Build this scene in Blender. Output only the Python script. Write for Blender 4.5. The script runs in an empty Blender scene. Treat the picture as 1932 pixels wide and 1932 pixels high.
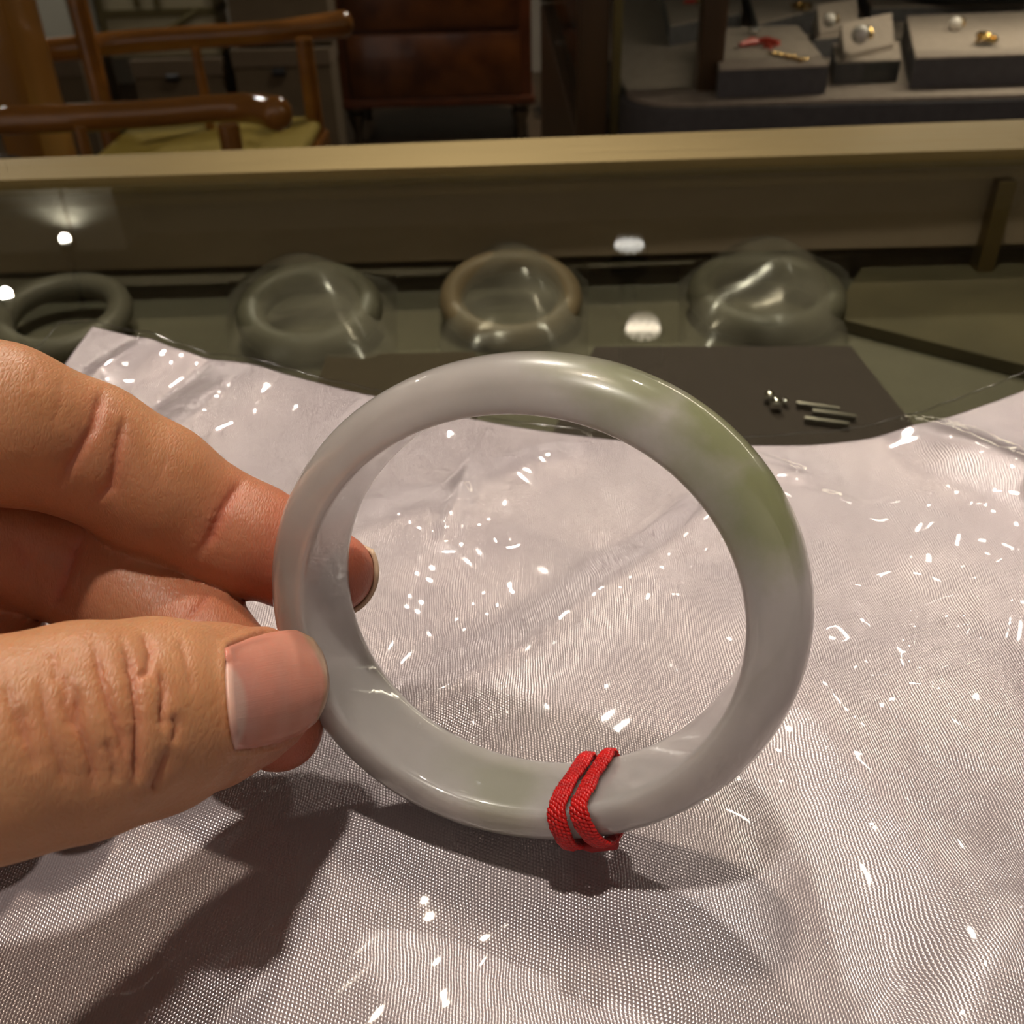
import bpy, bmesh, math, random
import numpy as np
from mathutils import Vector, Matrix
from mathutils.bvhtree import BVHTree
random.seed(7); np.random.seed(7)
SC = bpy.context.scene
COL = SC.collection

# ------------------------------------------------------------------ camera
FPX, CX = 1856.0, 966.0
CAMZ = 1024.0                      # camera height over the floor, mm
GLASS = -124.0                     # counter glass, mm below the camera
_dn = np.array([74/FPX, 2650/FPX, 1.0]); _dn /= np.linalg.norm(_dn)
_zc = -_dn; _yc = np.array([0, 0, 1.0]) - _dn*_dn[2]; _yc /= np.linalg.norm(_yc); _xc = np.cross(_yc, _zc)
M = np.array([_xc, _yc, _zc])      # camera (right, down, forward) -> world axes
def ray(u, v): return M @ np.array([(u-CX)/FPX, (v-CX)/FPX, 1.0])
def wm(p): p = np.asarray(p, float); return Vector((p[0]*.001, p[1]*.001, (p[2]+CAMZ)*.001))   # mm about the camera -> metres
def zp(u, v, z): d = ray(u, v); return d*z/d[2]          # point on a level plane (mm)
def yp(u, v, y): d = ray(u, v); return d*y/d[1]          # point on a plane facing the room (mm)
def cam3(u, v, Z): return np.array([(u-CX)*Z/FPX, (v-CX)*Z/FPX, Z])
def c2w(P): return np.asarray(P, float) @ M.T
cam = bpy.data.cameras.new('camera'); camo = bpy.data.objects.new('camera', cam); COL.objects.link(camo)
cam.sensor_width = 36; cam.lens = FPX/1932*36; cam.clip_start = .005; cam.clip_end = 60
R3 = np.stack([M[:, 0], -M[:, 1], -M[:, 2]], 1)
camo.matrix_world = Matrix.Translation(wm((0, 0, 0))) @ Matrix(R3.tolist()).to_4x4()
cam.dof.use_dof = True; cam.dof.focus_distance = .132; cam.dof.aperture_fstop = 42
SC.camera = camo

# ------------------------------------------------------------------ world, exposure
wd = bpy.data.worlds.new('world'); SC.world = wd; wd.use_nodes = True
wd.node_tree.nodes['Background'].inputs[0].default_value = (1, .84, .72, 1)
wd.node_tree.nodes['Background'].inputs[1].default_value = .36
SC.view_settings.view_transform = 'Standard'; SC.view_settings.look = 'None'
SC.view_settings.gamma = 1; SC.view_settings.use_curve_mapping = False
SC.view_settings.exposure = 0.0
cy = SC.cycles; cy.max_bounces = 6; cy.diffuse_bounces = 3; cy.glossy_bounces = 3; cy.transmission_bounces = 5; cy.transparent_max_bounces = 10; cy.caustics_refractive = False; cy.caustics_reflective = False; cy.adaptive_threshold = .09; cy.adaptive_min_samples = 12
CEIL = 2560.0
LAMPH = 1340.0                     # lamp faces above the glass, mm
LAMPS = []                         # filled by the lamp builder

# ------------------------------------------------------------------ helpers
def tag(o, label=None, cat=None, group=None, kind=None):
    if label: o['label'] = label
    if cat: o['category'] = cat
    if group: o['group'] = group
    if kind: o['kind'] = kind
    return o
def empty(name, p_mm):
    o = bpy.data.objects.new(name, None); COL.objects.link(o); o.location = wm(p_mm); o.empty_display_size = .02; return o
def link(name, me, mat=None, parent=None, smooth=True):
    o = bpy.data.objects.new(name, me); COL.objects.link(o)
    if mat: me.materials.append(mat)
    if smooth:
        for p in me.polygons: p.use_smooth = True
    if parent:
        o.parent = parent; o.matrix_parent_inverse = Matrix.Translation(parent.location).inverted() if not parent.parent else Matrix.Translation(parent.parent.location).inverted() @ Matrix.Identity(4)
    return o
class MB:
    """collects shapes in mm about the camera; build() links one mesh"""
    def __init__(s): s.v = []; s.f = []
    def add(s, vs, fs):
        n = len(s.v); s.v += [tuple(map(float, p)) for p in vs]; s.f += [tuple(i+n for i in q) for q in fs]; return s
    def box(s, lo, hi, bev=0, rotz=0, seg=2):
        lo = np.array(lo, float); hi = np.array(hi, float); c = (lo+hi)/2; d = hi-lo
        bm = bmesh.new(); bmesh.ops.create_cube(bm, size=1)
        for v in bm.verts: v.co = Vector((v.co.x*d[0], v.co.y*d[1], v.co.z*d[2]))
        if bev: bmesh.ops.bevel(bm, geom=list(bm.edges), offset=bev, segments=seg, profile=.5, affect='EDGES')
        R = Matrix.Rotation(rotz, 3, 'Z')
        bm.verts.index_update(); s.add([Vector(c)+R @ v.co for v in bm.verts], [[v.index for v in f.verts] for f in bm.faces]); bm.free(); return s
    def slab(s, pts, z0, z1, bev=0):
        """prism of a plan outline, bevelled top"""
        n = len(pts); P = np.array(pts, float); c = P.mean(0)
        rows = [(z0, 0), (z1-bev, 0)]
        if bev: rows += [(z1-bev*.3, bev*.3), (z1, bev)]
        vs = []; fs = []
        for z, i in rows:
            for p in P:
                d = c-p; L = np.linalg.norm(d); q = p+d/L*i*1.2
                vs.append((q[0], q[1], z))
        for k in range(len(rows)-1):
            for i in range(n): fs.append((k*n+i, k*n+(i+1) % n, (k+1)*n+(i+1) % n, (k+1)*n+i))
        fs.append(tuple(range(n-1, -1, -1))); fs.append(tuple((len(rows)-1)*n+i for i in range(n)))
        return s.add(vs, fs)
    def tube(s, pts, r, n=14, flat=1.0, up=(0, 0, 1)):
        P = [np.array(p, float) for p in pts]; m = len(P); rr = r if hasattr(r, '__len__') else [r]*m
        vs = []; fs = []
        for i in range(m):
            t = P[min(i+1, m-1)]-P[max(i-1, 0)]; t /= np.linalg.norm(t)
            a = np.cross(t, up)
            if np.linalg.norm(a) < 1e-3: a = np.cross(t, (0, 1, 0))
            a /= np.linalg.norm(a); b = np.cross(a, t)
            for k in range(n):
                h = 2*math.pi*k/n; vs.append(P[i]+rr[i]*(a*math.cos(h)+b*flat*math.sin(h)))
        for i in range(m-1):
            for k in range(n): fs.append((i*n+k, i*n+(k+1) % n, (i+1)*n+(k+1) % n, (i+1)*n+k))
        fs.append(tuple(range(n-1, -1, -1))); fs.append(tuple((m-1)*n+k for k in range(n)))
        return s.add(vs, fs)
    def lathe(s, c, prof, n=24, axis=(0, 0, 1)):
        c = np.array(c, float); ax = np.array(axis, float); ax /= np.linalg.norm(ax)
        a = np.cross(ax, (0, 1, 0) if abs(ax[1]) < .9 else (1, 0, 0)); a /= np.linalg.norm(a); b = np.cross(ax, a)
        vs = []; fs = []
        for (r, z) in prof:
            for k in range(n):
                h = 2*math.pi*k/n; vs.append(c+ax*z+max(r, .001)*(a*math.cos(h)+b*math.sin(h)))
        m = len(prof)
        for i in range(m-1):
            for k in range(n): fs.append((i*n+k, i*n+(k+1) % n, (i+1)*n+(k+1) % n, (i+1)*n+k))
        fs.append(tuple(range(n-1, -1, -1))); fs.append(tuple((m-1)*n+k for k in range(n)))
        return s.add(vs, fs)
    def ball(s, c, r, sc=(1, 1, 1), n=14, m=9):
        prof = [(r*math.sin(math.pi*i/m), -r*math.cos(math.pi*i/m)) for i in range(m+1)]
        o = len(s.v); s.lathe((0, 0, 0), prof, n)
        for i in range(o, len(s.v)): p = s.v[i]; s.v[i] = (c[0]+p[0]*sc[0], c[1]+p[1]*sc[1], c[2]+p[2]*sc[2])
        return s
    def torus(s, c, R, r, axis=(0, 0, 1), n=28, m=10, sc=1.0):
        c = np.array(c, float); ax = np.array(axis, float); ax /= np.linalg.norm(ax)
        a = np.cross(ax, (0, 1, 0) if abs(ax[1]) < .9 else (1, 0, 0)); a /= np.linalg.norm(a); b = np.cross(ax, a)
        vs = []; fs = []
        for i in range(n):
            h = 2*math.pi*i/n; d = a*math.cos(h)+b*math.sin(h)*sc
            for k in range(m):
                g = 2*math.pi*k/m; vs.append(c+d*(R+r*math.cos(g))+ax*r*math.sin(g))
        for i in range(n):
            for k in range(m): fs.append((i*m+k, ((i+1) % n)*m+k, ((i+1) % n)*m+(k+1) % m, i*m+(k+1) % m))
        return s.add(vs, fs)
    def build(s, name, mat, parent=None, smooth=False, sharp=None):
        me = bpy.data.meshes.new(name)
        me.from_pydata([wm(p) for p in s.v], [], s.f); me.validate(); 
        bm = bmesh.new(); bm.from_mesh(me); bmesh.ops.recalc_face_normals(bm, faces=bm.faces); bm.to_mesh(me); bm.free()
        o = link(name, me, mat, None, smooth)
        if smooth: me.set_sharp_from_angle(angle=math.radians(sharp or 42))
        if parent:
            root = parent
            while root.parent: root = root.parent
            # vertices are absolute: store them about the root
            off = root.location
            me.transform(Matrix.Translation(-off)); o.parent = parent
        else:
            vs = np.array([v.co for v in me.vertices]); c = vs.mean(0); c[2] = vs[:, 2].min()
            me.transform(Matrix.Translation(-Vector(c))); o.location = Vector(c)
        return o

# ---- material helpers
def nt(name):
    m = bpy.data.materials.new(name); m.use_nodes = True; t = m.node_tree
    return m, t, t.nodes['Principled BSDF']
def nd(t, typ, **kw):
    n = t.nodes.new(typ)
    for k, v in kw.items():
        if k in n.inputs: n.inputs[k].default_value = v
        else: setattr(n, k, v)
    return n
def mathn(t, op, a, b=None, c=None):
    n = t.nodes.new('ShaderNodeMath'); n.operation = op
    for i, x in enumerate((a, b, c)):
        if x is None: continue
        if isinstance(x, (int, float)): n.inputs[i].default_value = x
        else: t.links.new(x, n.inputs[i])
    return n.outputs[0]
def ramp(t, fac, stops):
    n = t.nodes.new('ShaderNodeValToRGB'); e = n.color_ramp.elements
    while len(e) < len(stops): e.new(.5)
    for i, (p, c) in enumerate(stops): e[i].position = p; e[i].color = (*c, 1) if len(c) == 3 else c
    t.links.new(fac, n.inputs[0]); return n.outputs[0]
def simple(name, col, rough=.5, metal=0, noise=0, scale=40, coat=0, col2=None, bump=0, spec=None, stretch=None):
    m, t, b = nt(name); b.inputs['Roughness'].default_value = rough; b.inputs['Metallic'].default_value = metal
    if coat: b.inputs['Coat Weight'].default_value = coat; b.inputs['Coat Roughness'].default_value = .08
    if spec is not None: b.inputs['Specular IOR Level'].default_value = spec
    b.inputs['Base Color'].default_value = (*col, 1)
    if noise or bump or col2:
        tc = nd(t, 'ShaderNodeTexCoord'); mp = nd(t, 'ShaderNodeMapping'); t.links.new(tc.outputs['Object'], mp.inputs[0])
        if stretch: mp.inputs['Scale'].default_value = stretch
        n = nd(t, 'ShaderNodeTexNoise', Scale=scale, Detail=6.0); t.links.new(mp.outputs[0], n.inputs['Vector'])
        c2 = col2 or tuple(x*(1-noise) for x in col)
        t.links.new(ramp(t, n.outputs[0], [(.35, c2), (.65, col)]), b.inputs['Base Color'])
        if bump:
            bp = nd(t, 'ShaderNodeBump', Strength=bump, Distance=.0006); t.links.new(n.outputs[0], bp.inputs['Height']); t.links.new(bp.outputs[0], b.inputs['Normal'])
    return m
def clear(name, tint=(1, 1, 1), ior=1.5, rough=.02, bump=None, gain=1.0):
    """clear sheet: fresnel reflection over straight transmission"""
    m = bpy.data.materials.new(name); m.use_nodes = True; t = m.node_tree; t.nodes.clear()
    out = nd(t, 'ShaderNodeOutputMaterial'); mix = nd(t, 'ShaderNodeMixShader')
    tr = nd(t, 'ShaderNodeBsdfTransparent'); tr.inputs[0].default_value = (*tint, 1)
    gl = nd(t, 'ShaderNodeBsdfGlossy'); gl.inputs['Roughness'].default_value = rough
    ge = nd(t, 'ShaderNodeNewGeometry'); dt = nd(t, 'ShaderNodeVectorMath'); dt.operation = 'DOT_PRODUCT'; t.links.new(ge.outputs['Incoming'], dt.inputs[0]); t.links.new(ge.outputs['Normal'], dt.inputs[1])
    if bump:
        h = bump(t); bp = nd(t, 'ShaderNodeBump', Strength=h[1], Distance=h[2]); t.links.new(h[0], bp.inputs['Height'])
        t.links.new(bp.outputs[0], gl.inputs['Normal']); t.links.new(bp.outputs[0], dt.inputs[1])
    r0 = ((ior-1)/(ior+1))**2; oc = mathn(t, 'SUBTRACT', 1.0, mathn(t, 'MINIMUM', mathn(t, 'ABSOLUTE', dt.outputs['Value']), 1.0))
    f = mathn(t, 'MULTIPLY', mathn(t, 'ADD', mathn(t, 'MULTIPLY', mathn(t, 'POWER', oc, 5.0), 1-r0), r0), gain)
    t.links.new(f, mix.inputs[0]); t.links.new(tr.outputs[0], mix.inputs[1]); t.links.new(gl.outputs[0], mix.inputs[2]); t.links.new(mix.outputs[0], out.inputs[0])
    return m

# ------------------------------------------------------------------ materials
m_ceiling = simple('beige ceiling paint', (.52, .48, .37), .9, noise=.2, scale=3)
m_wall = simple('warm white plaster', (.42, .38, .31), .9, noise=.08, scale=5)
m_floor = simple('brown floor', (.10, .065, .035), .45, noise=.5, scale=6, stretch=(1, 12, 1))
m_glass = clear('greenish counter glass', (.93, .935, .89), 1.52, .0, gain=1.0)
m_pane = clear('clear show case pane', (.93, .95, .92), 1.45, .0, gain=.55)
def brass_mat():
    m, t, b = nt('brushed brass'); b.inputs['Metallic'].default_value = 1; b.inputs['Base Color'].default_value = (.24, .18, .08, 1)
    tc = nd(t, 'ShaderNodeTexCoord'); mp = nd(t, 'ShaderNodeMapping'); mp.inputs['Scale'].default_value = (4, 400, 400); t.links.new(tc.outputs['Object'], mp.inputs[0])
    n = nd(t, 'ShaderNodeTexNoise', Scale=3.0, Detail=4.0); t.links.new(mp.outputs[0], n.inputs['Vector'])
    t.links.new(ramp(t, n.outputs[0], [(.3, (.42,)*3), (.7, (.54,)*3)]), b.inputs['Roughness']); return m
m_brass = brass_mat()
m_apron = simple('beige lacquer apron', (.42, .33, .23), .5)
m_case_floor = simple('grey green case cloth', (.15, .14, .10), .85, noise=.25, scale=14)
m_case_back = simple('olive case back', (.13, .11, .08), .6, noise=.3, scale=8)
m_walnut = simple('dark walnut frame', (.085, .045, .018), .35, noise=.3, scale=30, stretch=(1, 1, .1))
m_honey = simple('honey lacquered wood', (.40, .165, .035), .22, noise=.35, scale=18, coat=.7, stretch=(.3, 1, 1))
m_honey2 = simple('amber splat wood', (.42, .20, .045), .3, noise=.25, scale=14, coat=.4, stretch=(1, 1, .12))
m_yellow = simple('mustard yellow fabric', (.40, .30, .04), .8, noise=.12, scale=60, bump=.2)
m_burl = simple('red burl wood', (.13, .042, .011), .3, col2=(.055, .015, .005), scale=9, coat=.4)
m_burl_dark = simple('dark red wood', (.11, .03, .01), .3, noise=.4, scale=12, coat=.4)
m_card = simple('grey brown cardboard', (.15, .115, .07), .85, noise=.1, scale=12)
m_cardlid = simple('grey brown lid cardboard', (.17, .13, .085), .85, noise=.1, scale=12)
m_black = simple('black plastic', (.008, .008, .008), .4)
m_white = simple('white lacquer', (.62, .62, .52), .4)
m_cream = simple('cream paper', (.45, .42, .28), .7, noise=.1, scale=8)
m_olive = simple('olive strap', (.12, .10, .035), .7)
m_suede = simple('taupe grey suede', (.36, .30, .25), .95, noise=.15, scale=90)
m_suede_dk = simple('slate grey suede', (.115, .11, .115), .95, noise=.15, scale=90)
m_gold = simple('polished gold', (.85, .58, .22), .15, metal=1)
m_silver = simple('polished silver', (.8, .8, .78), .12, metal=1)
m_pearl = simple('pearl', (.72, .68, .62), .12, coat=1)
m_coral = simple('coral red', (.62, .07, .05), .3, coat=.5)
m_green_tin = simple('dark green tin', (.035, .04, .025), .35)
m_lampblack = simple('matt black lamp', (.012, .011, .01), .5)
m_pewter = simple('dull pewter', (.16, .14, .11), .4, metal=.7)

def jade_mat(name, base, green, gpos=(), veil=.5):
    m, t, b = nt(name)
    tc = nd(t, 'ShaderNodeTexCoord')
    n1 = nd(t, 'ShaderNodeTexNoise', Scale=38.0, Detail=7.0, Roughness=.6); t.links.new(tc.outputs['Object'], n1.inputs['Vector'])
    n2 = nd(t, 'ShaderNodeTexNoise', Scale=90.0, Detail=8.0, Roughness=.65); t.links.new(tc.outputs['Object'], n2.inputs['Vector'])
    c0 = ramp(t, n1.outputs[0], [(.36, tuple(x*.86 for x in base)), (.64, base)])
    # green clouds with their own shape in the stone
    mask = None
    for (p, r, a) in gpos:
        mp = nd(t, 'ShaderNodeVectorMath'); mp.operation = 'DISTANCE'; t.links.new(tc.outputs['Object'], mp.inputs[0]); mp.inputs[1].default_value = p
        d = mathn(t, 'DIVIDE', mp.outputs['Value'], r)
        d = mathn(t, 'ADD', d, mathn(t, 'MULTIPLY', mathn(t, 'SUBTRACT', n1.outputs[0], .5), 1.5))
        d = mathn(t, 'ADD', d, mathn(t, 'MULTIPLY', mathn(t, 'SUBTRACT', n2.outputs[0], .5), .7))
        k = mathn(t, 'MULTIPLY', ramp(t, d, [(.45, (1, 1, 1)), (1.0, (0, 0, 0))]), a)
        mask = k if mask is None else mathn(t, 'MAXIMUM', mask, k)
    mx = nd(t, 'ShaderNodeMix', data_type='RGBA'); mx.inputs[7].default_value = (*green, 1)
    t.links.new(c0, mx.inputs[6])
    if mask is not None: t.links.new(mask, mx.inputs[0])
    else: mx.inputs[0].default_value = 0
    t.links.new(mx.outputs[2], b.inputs['Base Color'])
    b.inputs['Roughness'].default_value = .30; b.inputs['IOR'].default_value = 1.55; b.inputs['Transmission Weight'].default_value = .42; b.inputs['Specular IOR Level'].default_value = .2
    b.inputs['Subsurface Weight'].default_value = 1.0; b.inputs['Subsurface Radius'].default_value = (1, .97, .9); b.inputs['Subsurface Scale'].default_value = .006
    b.subsurface_method = 'RANDOM_WALK'
    b.inputs['Coat Weight'].default_value = .9; b.inputs['Coat Roughness'].default_value = .03; b.inputs['Coat IOR'].default_value = 1.6
    n3 = nd(t, 'ShaderNodeTexNoise', Scale=260.0, Detail=3.0); t.links.new(tc.outputs['Object'], n3.inputs['Vector'])
    bp = nd(t, 'ShaderNodeBump', Strength=.05, Distance=.0004); t.links.new(n3.outputs[0], bp.inputs['Height']); t.links.new(bp.outputs[0], b.inputs['Normal']); t.links.new(bp.outputs[0], b.inputs['Coat Normal'])
    return m

def satin_mat():
    m, t, b = nt('lilac white satin weave')
    uv = nd(t, 'ShaderNodeUVMap'); sp = nd(t, 'ShaderNodeSeparateXYZ'); t.links.new(uv.outputs[0], sp.inputs[0])
    nz = nd(t, 'ShaderNodeTexNoise', Scale=.05, Detail=3.0); t.links.new(uv.outputs[0], nz.inputs['Vector'])
    wob = mathn(t, 'MULTIPLY', nz.outputs[0], 4.0)
    x = mathn(t, 'DIVIDE', mathn(t, 'ADD', sp.outputs[0], wob), .43); y = mathn(t, 'DIVIDE', sp.outputs[1], .54)
    fx = mathn(t, 'FLOOR', x)
    rib = mathn(t, 'ABSOLUTE', mathn(t, 'SINE', mathn(t, 'MULTIPLY', x, math.pi)))
    row = mathn(t, 'ABSOLUTE', mathn(t, 'SINE', mathn(t, 'MULTIPLY', mathn(t, 'ADD', y, mathn(t, 'MULTIPLY', fx, .37)), math.pi)))
    h = mathn(t, 'MULTIPLY', mathn(t, 'POWER', rib, .7), mathn(t, 'ADD', mathn(t, 'MULTIPLY', row, .75), .25))
    bp = nd(t, 'ShaderNodeBump', Strength=.5, Distance=.00016); t.links.new(h, bp.inputs['Height']); t.links.new(bp.outputs[0], b.inputs['Normal'])
    n2 = nd(t, 'ShaderNodeTexNoise', Scale=.03, Detail=2.0); t.links.new(uv.outputs[0], n2.inputs['Vector'])
    t.links.new(ramp(t, n2.outputs[0], [(.35, (.36, .305, .325)), (.65, (.40, .345, .36))]), b.inputs['Base Color'])
    b.inputs['Roughness'].default_value = .27; b.inputs['Metallic'].default_value = .3; b.inputs['Specular IOR Level'].default_value = 1.0; b.inputs['IOR'].default_value = 1.8; b.inputs['Specular Tint'].default_value = (1, .97, .93, 1)
    return m
m_satin = satin_mat()
def crinkle(t):
    tc = nd(t, 'ShaderNodeTexCoord'); mp = nd(t, 'ShaderNodeMapping'); mp.inputs['Rotation'].default_value = (0, 0, .5); mp.inputs['Scale'].default_value = (26, 60, 26); t.links.new(tc.outputs['Object'], mp.inputs[0])
    n = nd(t, 'ShaderNodeTexNoise', Scale=1.0, Detail=3.0, Roughness=.5); t.links.new(mp.outputs[0], n.inputs['Vector'])
    v = nd(t, 'ShaderNodeTexVoronoi', feature='DISTANCE_TO_EDGE', Scale=.55); t.links.new(mp.outputs[0], v.inputs['Vector'])
    h = mathn(t, 'ADD', n.outputs[0], mathn(t, 'MULTIPLY', mathn(t, 'MINIMUM', v.outputs[0], .22), 1.2))
    return h, .34, .0012
m_film = clear('clear crinkled plastic film', (.985, .985, .985), 1.5, .05, gain=.75)

def skin_mat():
    m, t, b = nt('warm skin')
    tc = nd(t, 'ShaderNodeTexCoord')
    n1 = nd(t, 'ShaderNodeTexNoise', Scale=55.0, Detail=4.0); t.links.new(tc.outputs['Object'], n1.inputs['Vector'])
    n2 = nd(t, 'ShaderNodeTexNoise', Scale=420.0, Detail=4.0); t.links.new(tc.outputs['Object'], n2.inputs['Vector'])
    at = nd(t, 'ShaderNodeAttribute', attribute_name='flush_crease_shade')
    c0 = ramp(t, n1.outputs[0], [(.3, (.42, .19, .088)), (.7, (.50, .245, .118))])
    mx = nd(t, 'ShaderNodeMix', data_type='RGBA'); t.links.new(c0, mx.inputs[6]); mx.inputs[7].default_value = (.45, .115, .075, 1); t.links.new(at.outputs['Fac'], mx.inputs[0])
    mx2 = nd(t, 'ShaderNodeMix', data_type='RGBA', blend_type='MULTIPLY'); t.links.new(mx.outputs[2], mx2.inputs[6]); mx2.inputs[0].default_value = .35
    t.links.new(ramp(t, n2.outputs[0], [(.3, (.8, .76, .74)), (.7, (1, 1, 1))]), mx2.inputs[7]); t.links.new(mx2.outputs[2], b.inputs['Base Color'])
    b.inputs['Roughness'].default_value = .46; b.inputs['Specular IOR Level'].default_value = .45
    b.inputs['Subsurface Weight'].default_value = .45; b.inputs['Subsurface Radius'].default_value = (1, .35, .2); b.inputs['Subsurface Scale'].default_value = .0022
    # fine skin relief: cells plus running lines
    mp = nd(t, 'ShaderNodeMapping'); mp.inputs['Rotation'].default_value = (0, .5, .35); mp.inputs['Scale'].default_value = (2600, 900, 900); t.links.new(tc.outputs['Object'], mp.inputs[0])
    v = nd(t, 'ShaderNodeTexVoronoi', feature='DISTANCE_TO_EDGE', Scale=1.0); t.links.new(mp.outputs[0], v.inputs['Vector'])
    n3 = nd(t, 'ShaderNodeTexNoise', Scale=900.0, Detail=3.0); t.links.new(tc.outputs['Object'], n3.inputs['Vector'])
    h = mathn(t, 'ADD', mathn(t, 'MULTIPLY', mathn(t, 'MINIMUM', v.outputs[0], .3), 1.2), n3.outputs[0])
    bp = nd(t, 'ShaderNodeBump', Strength=.42, Distance=.00022); t.links.new(h, bp.inputs['Height']); t.links.new(bp.outputs[0], b.inputs['Normal'])
    return m
m_skin = skin_mat()
def nail_mat():
    m, t, b = nt('pink finger nail')
    uv = nd(t, 'ShaderNodeUVMap'); sp = nd(t, 'ShaderNodeSeparateXYZ'); t.links.new(uv.outputs[0], sp.inputs[0])
    # u: 0 at the cuticle .. 1 at the free edge ; v across
    vv = mathn(t, 'SUBTRACT', sp.outputs[1], .58); lun = mathn(t, 'ADD', sp.outputs[0], mathn(t, 'MULTIPLY', mathn(t, 'MULTIPLY', vv, vv), .8))
    c = ramp(t, lun, [(.0, (.60, .36, .29)), (.12, (.60, .35, .29)), (.17, (.58, .225, .165)), (.88, (.60, .25, .175)), (.945, (.46, .26, .16)), (1.0, (.50, .32, .20))])
    w = nd(t, 'ShaderNodeTexNoise', Scale=1.0, Detail=3.0); mp = nd(t, 'ShaderNodeMapping'); mp.inputs['Scale'].default_value = (3, 60, 1); t.links.new(uv.outputs[0], mp.inputs[0]); t.links.new(mp.outputs[0], w.inputs['Vector'])
    bp = nd(t, 'ShaderNodeBump', Strength=.12, Distance=.0002); t.links.new(w.outputs[0], bp.inputs['Height']); t.links.new(bp.outputs[0], b.inputs['Normal'])
    t.links.new(c, b.inputs['Base Color']); b.inputs['Roughness'].default_value = .34; b.inputs['Subsurface Weight'].default_value = .3; b.inputs['Subsurface Radius'].default_value = (1, .4, .3); b.inputs['Subsurface Scale'].default_value = .0012
    return m
m_nail = nail_mat()
m_nailedge = simple('nail free edge', (.62, .44, .30), .4, noise=.1, scale=900)
m_cord = simple('red braided cord', (.60, .006, .005), .30, noise=.3, scale=900, spec=.5)
m_cordcore = simple('deep red cord core', (.30, .004, .004), .6)

# ------------------------------------------------------------------ room
FZ = -CAMZ
def struct(o): o['kind'] = 'structure'; return o
struct(MB().box((-3300, -900, FZ-60), (3300, 5300, FZ)).build('floor', m_floor))
struct(MB().box((-3300, -900, CEIL-CAMZ), (3300, 5300, CEIL-CAMZ+60)).build('ceiling', m_ceiling))
struct(MB().box((-3300, 5300, FZ), (3300, 5400, CEIL-CAMZ)).build('wall_back', m_wall))
struct(MB().box((-3400, -900, FZ), (-3300, 5300, CEIL-CAMZ)).build('wall_left', m_wall))
struct(MB().box((3300, -900, FZ), (3400, 5300, CEIL-CAMZ)).build('wall_right', m_wall))

# ------------------------------------------------------------------ ceiling lamps
def emis(name, col, st):
    m = bpy.data.materials.new(name); m.use_nodes = True; t = m.node_tree; t.nodes.clear()
    o = nd(t, 'ShaderNodeOutputMaterial'); e = nd(t, 'ShaderNodeEmission'); e.inputs[0].default_value = (*col, 1); e.inputs[1].default_value = st; t.links.new(e.outputs[0], o.inputs[0]); return m
m_led_warm = emis('warm LED', (1, .86, .68), 3.0)
m_led_cool = emis('neutral LED', (1, .97, .92), 3.0)
def lamp(name, xy, R, power, cool, label, tilt=.10, aim=None, spot=100, col=None):
    p = np.array([xy[0], xy[1], GLASS+LAMPH]); root = empty(name, p)
    tag(root, label, 'ceiling lamp', 'ceiling spot lamps')
    d = np.array([-xy[0], -xy[1], 0.0]); L = np.linalg.norm(d[:2]); d = d/L if L > 1 else d
    ax = np.array([d[0]*math.sin(tilt), d[1]*math.sin(tilt), -math.cos(tilt)])
    up = -ax
    MB().lathe(p+up*2, [(R*.9, 1.5), (R*1.0, 0), (R*1.06, 2), (R*1.06, R*1.6), (R*.95, R*1.7), (.1, R*1.7)], 28, up).build('housing', m_lampblack, root, True)
    q = p+up*R*1.7
    MB().tube([q, q+up*R*.5, np.array([q[0], q[1], CEIL-CAMZ-20]), np.array([q[0], q[1], CEIL-CAMZ])], [R*.42, R*.42, R*.4, R*.4], 14).build('stem', m_lampblack, root, True)
    MB().lathe((q[0], q[1], CEIL-CAMZ-14), [(R*.75, 0), (R*.8, 3), (R*.8, 14)], 24).build('ceiling_plate', m_lampblack, root, True)
    a = np.cross(ax, (1, 0, 0)); a /= np.linalg.norm(a); b = np.cross(ax, a)
    mb = MB(); rings = [(0, 1), (.36, 6), (.72, 12)] if R > 40 else [(0, 1)]
    for rr, n in rings:
        for k in range(n):
            h = 2*math.pi*(k+.5*(n > 6))/n; c = p+R*rr*(a*math.cos(h)+b*math.sin(h))
            mb.lathe(c, [(R*(.135 if R > 40 else .8), 0), (R*(.13 if R > 40 else .7), R*.05), (.1, R*.07)], 12, ax)
    o = mb.build('led_lens_cluster', m_led_cool if cool else m_led_warm, root, True)
    o['kind'] = 'stuff'
    if power:
        l = bpy.data.lights.new(name+'_light', 'SPOT'); lo = bpy.data.objects.new('lamp_light', l); COL.objects.link(lo)
        l.energy = power; l.color = col or ((1, .91, .79) if cool else (1, .84, .66)); l.spot_size = math.radians(spot); l.spot_blend = .6; l.shadow_soft_size = R*.001*.8
        tgt = wm(aim) if aim is not None else wm(p+ax*1000)
        pos = wm(p+ax*8); lo.location = pos - root.location; lo.parent = root
        lo.rotation_euler = (tgt-pos).to_track_quat('-Z', 'Y').to_euler()
    return root
PADC = (10, 110, -118)
zl = GLASS-LAMPH
pA = zp(1187, 462, zl); pB = zp(1213, 622, zl); pC = zp(123, 453, zl); pD = zp(12, 557, zl)
lamp('track_lamp', pA[:2], 73, 58, True, 'round black lamp with white LEDs mirrored near the brass rail', tilt=.12, spot=128)
lamp('track_lamp', pB[:2], 73, 66, False, 'round black lamp with warm LEDs mirrored just above the bangle', tilt=.12, spot=120)
st_ = (pB-pA)[:2]
lamp('track_lamp', (-60, 1560), 73, 98, True, 'ceiling lamp third from the brass rail, lighting the satin sheen', aim=PADC, spot=60)
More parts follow.
